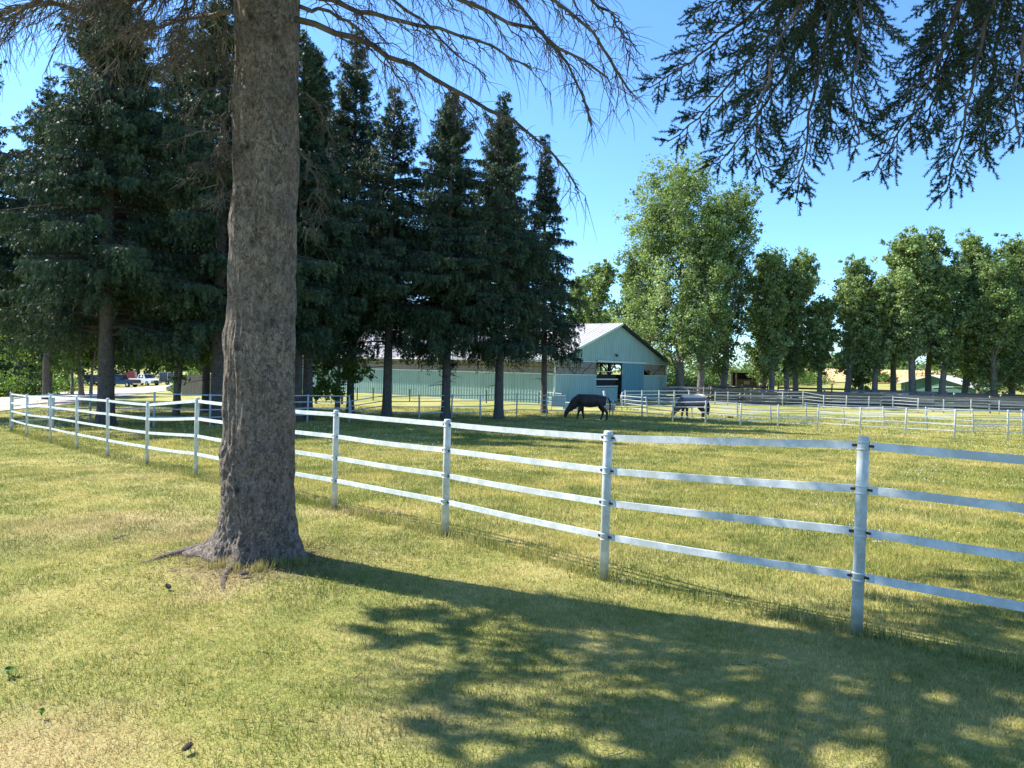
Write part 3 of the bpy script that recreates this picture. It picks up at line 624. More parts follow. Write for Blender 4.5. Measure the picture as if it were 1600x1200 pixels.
def pixpath(pix): return np.array([P(u, v, Y) for (u, v, Y) in pix])
def smooth_path(p, n):
    p = np.asarray(p); t = np.concatenate([[0], np.cumsum(np.linalg.norm(np.diff(p, axis=0), axis=1))]); t /= t[-1]; s = np.linspace(0, 1, n)
    q = np.stack([np.interp(s, t, p[:, k]) for k in range(3)], 1)
    for _ in range(3): q[1:-1] = (q[:-2]+2*q[1:-1]+q[2:])/4
    return q
def dead_branch(path, r0, rng, nsec, sl, ter=7, droop=1.1, mb=None, tl=.16, spread=.9, s0=.12):
    """bare limb with alternating hanging side branches and fine twigs; returns points for needles"""
    mb = mb or dbm; n = 16; c = smooth_path(path, n); c[1:-1] += rng.normal(0, .012, (n-2, 3)); mb.tube(c, np.linspace(r0, r0*.22, n), 7)
    TA, TB, TP = [], [], []
    for k in range(nsec):
        s = s0+(1-s0)*(k+rng.uniform(0, .9))/nsec; i = min(int(s*(n-1)), n-2); p = c[i]+(c[i+1]-c[i])*(s*(n-1)-i); d = c[i+1]-c[i]; d /= np.linalg.norm(d)
        sd = np.cross(d, [0, 0, 1.]); sd /= np.linalg.norm(sd)+1e-9; sg = 1 if k % 2 else -1
        L = sl*rng.uniform(.45, 1.15)*(1.08-.55*s); d0 = d*.8+sd*sg*spread*rng.uniform(.4, 1.1)+np.array([0, 0, rng.uniform(-.35, .25)])
        q = gravity_curve(p, d0/np.linalg.norm(d0), L, droop*rng.uniform(.5, 1.2), 8); q[1:] += rng.normal(0, .008, (7, 3))
        mb.tube(q, np.linspace(max(.0045, r0*.30*(1-.5*s)), .0018, 8), 5, cap=False)
        for m in range(int(ter*.8*L/.4)+1):
            s2 = rng.uniform(.1, 1); j = min(int(s2*7), 6); a = q[j]+(q[j+1]-q[j])*(s2*7-j); dq = q[j+1]-q[j]; dq /= np.linalg.norm(dq); sq = np.cross(dq, [rng.normal(), rng.normal(), rng.normal()]); sq /= np.linalg.norm(sq)
            dt = dq*.8+sq*.7+np.array([0, 0, -.25]); l = tl*rng.uniform(.4, 1.3); e = a+dt*l*.6; e2 = e+(dt+np.array([0, 0, -.35])+rng.normal(0, .2, 3))*l*.5
            TA += [a, e]; TB += [e, e2]; TP.append((e, e2))
    nt_ = len(TA); mb.sticks(np.array(TA), np.array(TB), np.tile([.0024, .0017], nt_//2), np.tile([.0017, .0008], nt_//2))
    return TP, c
rg = np.random.default_rng(12)
# right side: long bare limbs sweeping out and down
dead_branch(pixpath([(462, 30, 5.85), (520, 44, 5.75), (585, 72, 5.6), (650, 108, 5.5), (720, 148, 5.4), (790, 176, 5.3), (850, 215, 5.2), (880, 260, 5.15), (903, 296, 5.1)]), .026, rg, 34, .55, 9)
dead_branch(pixpath([(465, -10, 5.9), (530, 0, 5.6), (600, 28, 5.3), (690, 42, 5.1), (770, 70, 4.9), (830, 105, 4.8)]), .024, rg, 30, .5, 9)
dead_branch(pixpath([(465, -60, 5.8), (560, -55, 5.3), (680, -20, 5.0), (760, 10, 4.9), (830, 48, 4.8), (890, 78, 4.75), (950, 122, 4.7)]), .027, rg, 34, .55, 10)
dead_branch(pixpath([(465, -130, 5.8), (620, -120, 5.1), (760, -60, 4.8), (850, -10, 4.7), (920, 30, 4.65), (965, 70, 4.6), (982, 140, 4.6)]), .028, rg, 40, .52, 12)
dead_branch(pixpath([(465, -120, 5.9), (600, -120, 5.4), (720, -60, 5.2), (800, -20, 5.1), (850, 40, 5.0), (905, 120, 4.95), (925, 195, 4.9)]), .024, rg, 36, .42, 11)
dead_branch(pixpath([(470, -80, 6.0), (560, -40, 6.2), (640, 20, 6.2), (700, 70, 6.2), (760, 120, 6.2)]), .02, rg, 24, .45, 8)
dead_branch(pixpath([(468, 10, 6.0), (500, 12, 6.3), (560, 40, 6.5), (610, 100, 6.6), (650, 160, 6.6)]), .018, rg, 20, .45, 8)
dead_branch(pixpath([(850, -80, 4.6), (880, -30, 4.6), (930, 10, 4.6), (975, 30, 4.6), (985, 95, 4.6)]), .012, rg, 22, .32, 9)
# small dead tufts beside the trunk
dead_branch(pixpath([(466, 235, 5.9), (485, 262, 5.8), (500, 310, 5.75), (488, 365, 5.75)]), .010, rg, 18, .22, 12, 1.2, tl=.1)
dead_branch(pixpath([(466, 140, 5.9), (490, 150, 5.8), (510, 190, 5.8), (515, 250, 5.8)]), .009, rg, 14, .25, 11, 1.2, tl=.1)
for pix in ([(365, 172, 5.85), (345, 182, 5.75), (310, 205, 5.7), (262, 227, 5.65)], [(362, 235, 5.85), (340, 245, 5.8), (300, 258, 5.75)], [(364, 150, 5.85), (352, 190, 5.8), (340, 240, 5.8), (345, 300, 5.8)], [(362, 250, 5.85), (340, 262, 5.8), (290, 282, 5.75)],
            [(364, 120, 5.85), (340, 128, 5.7), (300, 170, 5.6), (285, 190, 5.6)], [(366, 95, 5.85), (348, 88, 5.8), (325, 110, 5.7)], [(362, 300, 5.85), (350, 305, 5.8), (335, 312, 5.8)], [(364, 200, 5.85), (350, 215, 5.8), (348, 260, 5.8)]):
    dead_branch(pixpath(pix), .0085, rg, 12, .2, 9, .9, tl=.09, s0=.2)
# upper left: limbs with thin brownish drooping foliage
tw = []
for pix, r0, ns, sl in (([(368, -40, 5.9), (300, -25, 5.7), (210, 0, 5.5), (110, 8, 5.4), (0, 12, 5.3), (-80, 40, 5.2)], .035, 44, .75), ([(368, -90, 5.9), (290, -80, 5.4), (200, -60, 5.0), (90, -20, 4.8), (10, 30, 4.7), (-60, 60, 4.6)], .03, 44, .7),
                        ([(372, 20, 6.0), (330, 24, 6.3), (270, 38, 6.6), (200, 52, 6.8), (130, 100, 6.9)], .022, 30, .6), ([(372, -60, 6.0), (330, -40, 6.0), (290, 20, 6.0), (270, 90, 6.0)], .02, 24, .6), ([(368, 60, 5.9), (340, 55, 5.8), (300, 70, 5.6), (262, 100, 5.5)], .014, 18, .4)):
    T_, c_ = dead_branch(pixpath(pix), r0, rg, ns, sl, 12, 1.35, tl=.17); tw += T_
dbm.build('dead_branches', M_TWIG, BIG, TREE0, smooth=True)
def shoots(b, A, B, rng, L=.011, w=.0016, per=26, tn=.5):
    """needles set round short twigs"""
    A = np.asarray(A); B = np.asarray(B); n = len(A); d = B-A; ln = np.linalg.norm(d, axis=1); d = d/(ln[:, None]+1e-9)
    s = np.tile(np.linspace(.02, 1, per), n); a = np.repeat(A, per, 0)+np.repeat(B-A, per, 0)*s[:, None]; dr = np.repeat(d, per, 0)
    rv = rng.normal(size=(n*per, 3)); o = np.cross(dr, rv); o /= np.linalg.norm(o, axis=1)[:, None]
    nd = o*.85+dr*.62; nd /= np.linalg.norm(nd, axis=1)[:, None]; l = L*rng.uniform(.75, 1.15, n*per); sd = np.cross(nd, rv+.1); sd /= np.linalg.norm(sd, axis=1)[:, None]+1e-9
    V = np.zeros((n*per, 3, 3)); V[:, 0] = a-sd*w/2; V[:, 1] = a+sd*w/2; V[:, 2] = a+nd*l[:, None]
    b.add(V.reshape(-1, 3), np.arange(n*per*3).reshape(-1, 3), np.repeat(np.clip(tn+rng.normal(0, .2, n*per), 0, 1), 3))
bn = MB(); sel = [t for t in tw if rg.uniform() < .62]; shoots(bn, [t[0] for t in sel], [t[1] for t in sel], rg, .014, .003, 22, .5)
bn.build('brown_needles', M_BROWN, BIG, TREE0, attr=True)
# green crown of the big spruce (starts above the picture, shades the lawn)
rng = np.random.default_rng(77); FP, FD, FL, FW_, FT = [], [], [], [], []; lb = MB()
z = 5.6
while z < 18.6:
    f = (z-5.6)/13.2
    for k in range(6):
        az = rng.uniform(0, 2*PI); L = 3.9*(1-f)**.8*rng.uniform(.7, 1.1)*min(1, .75+f*2); 
        c = gravity_curve(crest(z), (math.cos(az), math.sin(az), .35), L, 1.0, 7, 1.1)
        if z < 7.6 and np.cos(az) < .2 and c[-1][2] < 5.2: pass
        lb.tube(c, np.linspace(.04, .007, 7), 5, cap=False); n = int(L*22); s = rng.uniform(.25, 1, n); i = np.clip((s*6).astype(int), 0, 5); p = c[i]+(c[i+1]-c[i])*(s*6-i)[:, None]; dl = c[i+1]-c[i]; dl /= np.linalg.norm(dl, axis=1)[:, None]
        sd = np.cross(dl, [0, 0, 1.]); sd /= np.linalg.norm(sd, axis=1)[:, None]; sg = rng.choice([-1, 1], n); sl = rng.uniform(0, 1, n)*(L*.3*(1.05-s)+.12); p = p+sd*(sg*sl)[:, None]+dl*(sl*.5)[:, None]; p[:, 2] -= rng.uniform(0, .35, n)
        FP.append(p); FD.append(dl*.4+sd*(sg*.4)[:, None]+[0, 0, -1]+rng.normal(0, .2, (n, 3))); FL.append(rng.uniform(.2, .4, n)); FW_.append(rng.uniform(.05, .08, n)); FT.append(np.clip(rng.normal(.45, .2, n), 0, 1))
    z += .42
# lower limbs added out of view, left and forward, to shade the lawn
for (z, azd, L, rise) in ((4.9, 163, 4.0, .3), (4.9, 188, 3.6, .3), (4.7, 205, 3.0, .2), (4.5, 222, 2.8, .15), (4.8, 236, 4.0, .25), (5.1, 165, 4.3, .5), (5.3, 195, 4.4, .4), (4.7, 252, 3.6, .3), (5.0, 268, 3.4, .4), (5.3, 215, 4.2, .4), (5.5, 150, 3.6, .7), (5.2, 285, 3.4, .5), (5.6, 240, 4.2, .5), (5.7, 180, 4.4, .5), (5.5, 305, 3.2, .7), (5.9, 330, 3.2, .8), (5.9, 20, 3.0, .8), (4.9, 172, 3.7, .2), (4.4, 240, 2.6, .12), (5.0, 228, 4.4, .3)):
    az = math.radians(azd); c = gravity_curve(crest(z), (math.cos(az), math.sin(az), rise), L, .55, 7, .9)
    lb.tube(c, np.linspace(.045, .007, 7), 5, cap=False); n = int(L*19); s = rng.uniform(.38, 1, n); i = np.clip((s*6).astype(int), 0, 5); p = c[i]+(c[i+1]-c[i])*(s*6-i)[:, None]; dl = c[i+1]-c[i]; dl /= np.linalg.norm(dl, axis=1)[:, None]
    sd = np.cross(dl, [0, 0, 1.]); sd /= np.linalg.norm(sd, axis=1)[:, None]; sg = rng.choice([-1, 1], n); sl = rng.uniform(0, 1, n)*(L*.2*(1.05-s)+.12); p = p+sd*(sg*sl)[:, None]+dl*(sl*.5)[:, None]; p[:, 2] -= rng.uniform(0, .22, n)
    ok = (p[:, 0] < TREE0[0]-2.1) | (p[:, 1] < TREE0[1]-1.1)   # needles kept to stretches out of view, where they shade the lawn
    FP.append(p[ok]); FD.append((dl*.5+sd*(sg*.4)[:, None]+[0, 0, -.8]+rng.normal(0, .2, (n, 3)))[ok]); FL.append(rng.uniform(.18, .34, n)[ok]); FW_.append(rng.uniform(.05, .08, n)[ok]); FT.append(np.clip(rng.normal(.45, .2, n), 0, 1)[ok])
cm = MB(); fronds(cm, np.concatenate(FP), np.concatenate(FD), np.concatenate(FL), np.concatenate(FW_), rng, np.concatenate(FT))
lb.build('branches', M_TWIG, BIG, TREE0); cm.build('crown', M_NEED, BIG, TREE0, attr=True)
# ------------------------------------------------------------------ spruce whose branches hang in at the upper right
p0 = np.array([3.3, .2, 0.0]); OV = thing('spruce_tree', 'spruce outside the frame whose dark green branches hang in at the upper right', 'tree', p0)
tb = MB(); tb.tube([p0+[0, 0, z] for z in (-.2, .1, .5, 2, 6, 11, 16)], [.42, .36, .3, .27, .2, .11, .02], 14); tb.build('trunk', M_BARKF, OV, p0, smooth=True)
lb = MB(); nb_ = MB(); rg = np.random.default_rng(31); SA, SB = [], []
def green_limb(pix, r0, sl=.33, gap=.046, s0=.2):
    c = smooth_path(np.array([P(*q) if len(q) == 3 else q for q in pix]), 22); c[1:-1] += rg.normal(0, .008, (20, 3)); lb.tube(c, np.linspace(r0, .0035, 22), 7)
    Lt = np.linalg.norm(np.diff(c, axis=0), axis=1).sum(); ns = int(Lt*(1-s0)/gap)
    for k in range(ns):
        s = s0+(1-s0)*(k+rg.uniform(0, .8))/ns; i = min(int(s*21), 20); p = c[i]+(c[i+1]-c[i])*(s*21-i); d = c[i+1]-c[i]; d /= np.linalg.norm(d)
        sd = np.cross(d, [.2, 1, .1]); sd /= np.linalg.norm(sd); o2 = np.cross(d, sd); sg = 1 if k % 2 else -1; L = sl*rg.uniform(.5, 1.15)*min(1, (1.12-s)*2.2)
        d0 = d*.85+sd*sg*rg.uniform(.5, .9)+o2*rg.normal(0, .35); q = gravity_curve(p, d0/np.linalg.norm(d0), L, .2, 7); q[1:] += rg.normal(0, .0018, (6, 3)); lb.tube(q, np.linspace(.0045, .0018, 7), 4, cap=False)
        m = int(L/.021)
        for w in range(m+1):
            s2 = .1+.9*(w+rg.uniform(0, .6))/(m+1) if w < m else .98; j = min(int(s2*6), 5); a = q[j]+(q[j+1]-q[j])*(s2*6-j); dq = q[j+1]-q[j]; dq /= np.linalg.norm(dq)
            if w == m: SA.append(a); SB.append(a+dq*.06); continue
            sq = np.cross(dq, [.15, 1, .1]); sq /= np.linalg.norm(sq); dt = dq*.8+sq*(1 if w % 2 else -1)*.62+rg.normal(0, .09, 3)+np.array([0, 0, -.05]); dt /= np.linalg.norm(dt); l = rg.uniform(.04, .085)*(1.2-.6*s2)
            if rg.uniform() < .9: SA.append(a); SB.append(a+dt*l)
            else: lb.sticks([a], [a+dt*l], .0016, .0008)
        # leafed stretch of the side branch itself
        SA.append(q[3]); SB.append(q[4]); SA.append(q[4]); SB.append(q[5]); SA.append(q[5]); SB.append(q[6])
hub1 = (1345, -170, 4.2); hub2 = (1590, -170, 3.9)
for hub in (hub1, hub2):
    h = P(*hub); lb.tube(smooth_path(np.array([p0+[0, 0, 5.3], (p0+[0, 0, 5.3])*.6+h*.4+[0, 0, .35], h]), 8), np.linspace(.055, .026, 8), 8)
for pix in ([hub1, (1250, -60, 4.4), (1190, 10, 4.5), (1110, 75, 4.6), (1014, 138, 4.6)], [hub1, (1255, -20, 4.4), (1180, 80, 4.5), (1120, 160, 4.55), (1042, 222, 4.6)],
            [hub1, (1280, 0, 4.3), (1230, 110, 4.4), (1170, 200, 4.4), (1115, 262, 4.5)], [hub1, (1305, 10, 4.2), (1275, 120, 4.2), (1262, 215, 4.25), (1243, 318, 4.3)],
            [hub1, (1345, -20, 4.1), (1345, 70, 4.1), (1325, 150, 4.1), (1343, 226, 4.1)], [hub1, (1230, -110, 4.5), (1170, -40, 4.6), (1130, 0, 4.6), (1085, 18, 4.7)],
            [hub1, (1300, -60, 4.2), (1240, 20, 4.2), (1200, 120, 4.2), (1175, 228, 4.2), (1195, 285, 4.2)], [hub1, (1330, -60, 4.5), (1300, 60, 4.6), (1290, 140, 4.6), (1300, 215, 4.6)],
            [hub1, (1350, -60, 4.4), (1335, 0, 4.4), (1325, 40, 4.4), (1320, 100, 4.4)],
            [hub2, (1510, -20, 4.1), (1470, 80, 4.2), (1425, 180, 4.2), (1362, 272, 4.3)], [hub2, (1555, -10, 4.0), (1530, 90, 4.0), (1505, 200, 4.05), (1478, 300, 4.1)],
            [hub2, (1610, -20, 3.9), (1600, 70, 3.9), (1585, 150, 3.9), (1592, 232, 3.9)], [hub2, (1530, -80, 4.2), (1500, -10, 4.3), (1475, 60, 4.3), (1455, 128, 4.3)],
            [hub2, (1540, -40, 4.3), (1500, 40, 4.4), (1470, 110, 4.4), (1440, 215, 4.4)], [hub2, (1580, -50, 4.2), (1560, 50, 4.2), (1548, 140, 4.2), (1530, 240, 4.2)], [hub2, (1640, -60, 4.0), (1640, 40, 4.0), (1630, 120, 4.0), (1625, 200, 4.0)]):
    green_limb(pix, .016)
lb.sticks(np.array(SA), np.array(SB), .0016, .0009); lb.build('hanging_branches', M_TWIG, OV, p0)
shoots(nb_, SA, SB, rg, .0165, .0040, 50, .45); print('shoots', len(SA)); nb_.build('needles', M_NEEDN, OV, p0, attr=True)
rng = np.random.default_rng(8); FP, FD, FL, FW_, FT = [], [], [], [], []; lb = MB(); z = 5.2
while z < 15.6:
    f = (z-5.2)/10.8
    for k in range(6):
        az = rng.uniform(0, 2*PI); L = 3.0*(1-f)**.8*rng.uniform(.7, 1.1); c = gravity_curve(p0+[0, 0, z], (math.cos(az), math.sin(az), .4), L, 1.0, 7, 1.1); lb.tube(c, np.linspace(.035, .007, 7), 4, cap=False)
        n = int(L*34); s = rng.uniform(.2, 1, n); i = np.clip((s*6).astype(int), 0, 5); p = c[i]+(c[i+1]-c[i])*(s*6-i)[:, None]; dl = c[i+1]-c[i]; p = p+rng.normal(0, .14, (n, 3)); FP.append(p); FD.append(dl+[0, 0, -.5]+rng.normal(0, .3, (n, 3))); FL.append(rng.uniform(.2, .4, n)); FW_.append(rng.uniform(.05, .08, n)); FT.append(rng.uniform(.2, .7, n))
    z += .5
cm = MB(); fronds(cm, np.concatenate(FP), np.concatenate(FD), np.concatenate(FL), np.concatenate(FW_), rng, np.concatenate(FT)); lb.build('branches', M_TWIG, OV, p0); cm.build('crown', M_NEED, OV, p0, attr=True)
# ------------------------------------------------------------------ broadleaf trees
def leaves(b, C, sig, n, size, rng, tn):
    m = len(C)*n; p = np.repeat(C, n, 0)+rng.normal(0, 1, (m, 3))*np.repeat(sig, n, 0)[:, None]*[1, 1, .85]
    a = rng.normal(size=(m, 3)); a /= np.linalg.norm(a, axis=1)[:, None]; c = np.cross(a, rng.normal(size=(m, 3))); c /= np.linalg.norm(c, axis=1)[:, None]; s = size*rng.uniform(.6, 1.25, m)
    V = np.stack([p-a*s[:, None]*.6, p+c*s[:, None]*.42, p+a*s[:, None]*.6, p-c*s[:, None]*.42], 1)
    b.add(V.reshape(-1, 3), np.arange(4*m).reshape(-1, 4), np.repeat(np.clip(np.repeat(tn, n)+rng.normal(0, .17, m), 0, 1), 4))
def broad(name, label, base, H, R, cb, seed, shape='poplar', leaf=.13, nl=34, nclump=260, mat=None, tr=.24, lean=(0, 0), group=None, bare=0, ctr=None, cat='tree'):
    rng = np.random.default_rng(seed); base = np.array(base, float); t = thing(name, label, cat, base, group=group)
    def ax(z): return base+np.array([lean[0]*(z/H)+.12*math.sin(z*.7+seed), lean[1]*(z/H)+.1*math.sin(z*.5+seed*2), z])
    tb = MB(); zz = np.array([-.15, .1, .5, 1.2, H*.2, H*.35, H*.5, H*.65, H*.8, H*.93]); tb.tube([ax(z) for z in zz], tr*np.array([1.6, 1.3, 1.1, 1, .9, .75, .58, .4, .22, .06]), 9)
    C = []; S = []; T = []
    nlimb = 26 if shape == 'poplar' else 20
    for k in range(nlimb):
        f = (k+rng.uniform(0, .9))/nlimb; z0 = cb*.75+(H*.9-cb*.75)*f**1.05; az = rng.uniform(0, 2*PI)
        if shape == 'poplar': up = rng.uniform(1.1, 2.1); L = min(H*1.0-z0, R*(1.0-.55*abs(f-.35))*rng.uniform(1.2, 2.0)); 
        elif shape == 'round': up = rng.uniform(.3, 1.0); L = R*rng.uniform(.8, 1.25)*math.sqrt(max(.1, 1-(f-.35)**2*1.8))
        else: up = rng.uniform(.2, .8); L = R*rng.uniform(.6, 1.2)
        d0 = np.array([math.cos(az), math.sin(az), up]); d0 /= np.linalg.norm(d0); c = gravity_curve(ax(z0), d0, L, -.25 if shape == 'poplar' else .25, 6); tb.tube(c, np.linspace(tr*.34*(1-.6*f), .012, 6), 5, cap=False)
        m = max(4, int(1.5*nclump/nlimb*(.7+.6*rng.uniform())))
        s = rng.uniform(.3, 1.08, m); i = np.clip((s*5).astype(int), 0, 4); p = c[i]+(c[i+1]-c[i])*(s*5-i)[:, None]+rng.normal(0, R*.17, (m, 3)); C.append(p); S.append(rng.uniform(.07, .25, m)*R/2.4); T.append(np.full(m, rng.uniform(.28, .72)))
        tb.sticks(np.repeat(c[3:4], m, 0), p, .014, .004)
    m = nclump//7; z = rng.uniform(cb*1.05, H*.97, m); p = np.array([ax(q) for q in z])+rng.normal(0, R*.2, (m, 3))*[1, 1, .5]; C.append(p); S.append(rng.uniform(.15, .35, m)*R/2.4); T.append(np.full(m, .45))
    if shape == 'poplar':
        p = np.array([ax(H*(.9+.1*q))+rng.normal(0, .12, 3)*[1, 1, 0] for q in rng.uniform(0, 1, 9)]); C.append(p); S.append(np.full(9, .13)); T.append(np.full(9, .6))
    tb.build('trunk', M_POPB, t, base, smooth=True)
    C = np.concatenate(C); S = np.concatenate(S); T = np.concatenate(T); b = MB(); leaves(b, C, S, nl, leaf, rng, T); b.build('crown', mat or M_POP, t, base, attr=True); return t
def tree_at(u, Yd, top): # height from the picture row of the top
    p = ground_at(u, Yd); return p, float(P(u, top, Yd)[2]-p[2])
POPL = [ # u, Y, top v, R(px half-width), crown base frac, label, dark
    (930, 98, 412, 24, .18, 'small poplar showing above the barn roof, nearer the grove', 0), (985, 100, 425, 22, .18, 'small poplar showing above the barn roof, left of the tallest poplars', 0), (900, 104, 432, 18, .2, 'poplar just peeping out between the grove and the barn roof poplars', 0),
    (1062, 72, 262, 62, .16, 'tallest pale poplar, its crown rising right of the barn roof', 0), (1012, 75, 330, 42, .2, 'poplar leaning out over the right slope of the barn roof', 0), (1097, 69, 318, 36, .2, 'poplar with thick trunk directly right of the barn, below the tallest crown', 0), (1132, 74, 300, 44, .12, 'tall darker poplar on the right side of the tallest clump', 1), (1192, 76, 395, 38, .15, 'lower dark poplar beside the timber shelter', 1),
    (1205, 72, 402, 24, .25, 'slender poplar just right of the timber shelter', 0), (1242, 76, 398, 32, .15, 'pointed poplar with pale upper crown between the shelter and the wheat view', 0), (1229, 74, 425, 22, .2, 'dark slim poplar between the shelter poplars and the pointed one', 1), (1283, 74, 470, 24, .3, 'smallest poplar with a thin bare trunk in front of the wheat field', 0), (1327, 73, 412, 34, .2, 'twin topped poplar in front of the wheat field', 0), (1345, 75, 440, 26, .1, 'poplar leafy almost to the ground beside the twin topped one', 1),
    (1366, 71, 440, 28, .25, 'short poplar left of the big right hand clump', 0), (1395, 74, 388, 30, .25, 'poplar with dead spike at the left of the big right hand clump', 0), (1425, 70, 372, 40, .25, 'tallest poplar of the right hand clump, in front of the green shed', 0), (1452, 73, 368, 34, .25, 'poplar standing before the peak of the green shed', 1), (1475, 69, 420, 34, .25, 'dark poplar with forked trunk over the pale shed roof', 1),
    (1508, 73, 370, 32, .25, 'poplar behind the pale shed roof', 0), (1530, 75, 384, 32, .2, 'poplar between the shed roof and the rightmost trunk', 1), (1553, 68, 410, 40, .2, 'poplar with the rightmost visible trunk near the picture edge', 1), (1580, 72, 375, 34, .2, 'poplar at the right edge, tall pale top', 0), (1612, 70, 372, 36, .15, 'poplar cut by the right edge of the picture', 1)]
for i, (u, Yd, top, hw, cbf, lab, dk) in enumerate(POPL):
    p, H = tree_at(u, Yd, top); R = hw*Yd/1164*(1.25 if u < 1160 else 1.1)
    big = hw > 50
    broad('poplar_tree', lab, p, H, R, H*cbf*(.8 if u < 1220 else 1.1 if u < 1480 else .55), 300+i, 'poplar', .20 if Yd < 90 else .26, 36, int(230+R*70), M_POP2 if dk else M_POP, .17+.004*hw, group='row of poplars behind the paddocks')
# leafy trees
BR = [(278, 36, 452, 1.8, .52, 'small bright leafy tree with a thin leaning trunk left of the foreground trunk', M_LEAF, 'round', .15, (.5, 0), 340), (532, 37, 470, 1.6, .22, 'leaning leafy tree with low branches in front of the left end of the barn wall', M_LEAF, 'round', .13, (-.3, 0), 170), (76, 57, 470, 3.0, .35, 'twin stemmed thin leaved tree beside the driveway on the left', M_LEAF, 'round', .18, (0, 0), 200), (110, 62, 505, 2.0, .62, 'thin tree right of the twin stemmed one beside the driveway', M_LEAF, 'round', .12, (0, 0), 110), (126, 60, 480, 2.3, .62, 'small tree with dark double trunk in front of the parked cars', M_LEAF, 'round', .2, (0, 0), 150), (142, 61, 500, 1.8, .62, 'slim tree just left of the thick paddock trunk', M_LEAF, 'round', .12, (.6, 0), 120)]
for i, (u, Yd, top, R, cbf, lab, mt, sh, tr, ln, nc) in enumerate(BR):
    p, H = tree_at(u, Yd, top); broad('leafy_tree', lab, p, H, R, H*cbf, 400+i, sh, .15 if Yd < 50 else .2, 30, nc, mt, tr, ln)
FARL = [(-30, 110, 500, 7, 'broad tree behind the hedge, cut by the left edge'), (30, 125, 505, 7, 'round tree beyond the driveway at the far left'), (95, 140, 490, 7.5, 'round tree behind the dark parked car'), (165, 150, 485, 8, 'round tree behind the thick paddock trunk'), (215, 145, 488, 7.5, 'sunlit round tree directly behind the white pickup'), (268, 150, 480, 7.5, 'tall leafy tree behind the grey trailer'), (325, 120, 500, 6.5, 'leafy tree behind the plank fence'), (375, 118, 500, 6.5, 'leafy tree hidden behind the foreground trunk'), (455, 115, 495, 7, 'leafy tree rising behind the left end of the barn'), (530, 120, 490, 7, 'leafy tree beyond the barn ridge on the left'), (610, 125, 500, 7, 'leafy tree beyond the barn ridge, seen between spruce crowns')]
for i, (u, Yd, top, R, lab) in enumerate(FARL):
    p, H = tree_at(u, Yd, top); broad('leafy_tree', lab, p, H, R, H*.12, 430+i, 'round', .42, 34, 320, M_LEAF, .3)
# hedge and bushes
def bush(label, base, R, H, seed, leaf=.14, nc=60, mat=None, nl=34, name='bush'):
    rng = np.random.default_rng(seed); base = np.array(base, float); t = thing(name, label, 'bush', base); n = nc
    a = rng.uniform(0, 2*PI, n); q = np.sqrt(rng.uniform(0, 1, n)); z = H*(1-q**2*.6)*rng.uniform(.25, 1, n); C = base+np.stack([np.cos(a)*q*R, np.sin(a)*q*R, z], 1)
    tb = MB(); tb.sticks(np.repeat(base[None]+[0, 0, .02], n, 0)+rng.normal(0, .08, (n, 3))*[1, 1, 0], C, .018, .005); tb.build('stems', M_TWIG, t, base)
    b = MB(); leaves(b, C, np.full(n, R*.16), nl, leaf, rng, rng.uniform(.25, .75, n)); b.build('foliage', mat or M_BUSH, t, base, attr=True)
for i, (u, Yd, R, H, lab) in enumerate([(-60, 54, 3.2, 1.7, 'dark hedge bush cut by the left edge'), (5, 55, 2.6, 1.5, 'rounded dark hedge bush at the left beyond the driveway'), (45, 57, 2.2, 1.3, 'end bush of the hedge left of the twin stemmed tree'), (84, 84, 2.6, 1.8, 'pale green bush behind the twin stemmed tree'), (60, 92, 4.0, 2.6, 'pale bush farther behind the hedge'), (20, 75, 3.4, 3.6, 'grey green thicket above the hedge at the left'), (-20, 70, 3.4, 3.2, 'grey green thicket at the left picture edge'), (300, 66, 1.6, 2.0, 'grey green shrub over the plank fence'),
        (1050, 96, 3.6, 2.6, 'bush behind the stacked rail fence by the barn'), (1130, 100, 4.5, 3.0, 'bush behind the timber shelter, left side'), (1215, 110, 4.5, 3.0, 'bush right of the timber shelter'), (1250, 115, 4.0, 2.0, 'bush at the left foot of the wheat slope'), (1090, 105, 5, 4.2, 'big bush between the barn and the shelter'),
        (1378, 118, 2.0, 1.6, 'small bush in front of the wheat slope'), (1500, 108, 5.5, 5.5, 'bright bush behind the pale shed roof'), (1545, 104, 5.5, 5.0, 'bright green bush right of the pale shed roof'), (1590, 100, 5.5, 5.0, 'bright green bush by the right picture edge'), (1640, 100, 6, 5.5, 'bright green bush cut by the right picture edge')]):
    bush(lab, ground_at(u, Yd), R, H, 500+i, .16 if Yd < 80 else .24, 90 if R > 3 else 60)
# far woods: one uncountable mass along the horizon
rng = np.random.default_rng(55); n = 1500; az = np.radians(rng.uniform(-48, 48, n)); r = rng.uniform(330, 400, n); x = r*np.sin(az); y = r*np.cos(az); hz = np.where(np.degrees(az) > 14, 5.5, 12)*(1+.25*np.sin(az*60)+.15*np.sin(az*143)); z = tz(x, y)+rng.uniform(.1, 1, n)*hz
b = MB(); leaves(b, np.stack([x, y, z], 1), np.full(n, 1.7), 26, 1.3, rng, rng.uniform(.1, .5, n)); tag(b.build('distant_woods', M_POP2, attr=True), 'dark band of distant woods along the horizon', 'woods', kind='stuff')
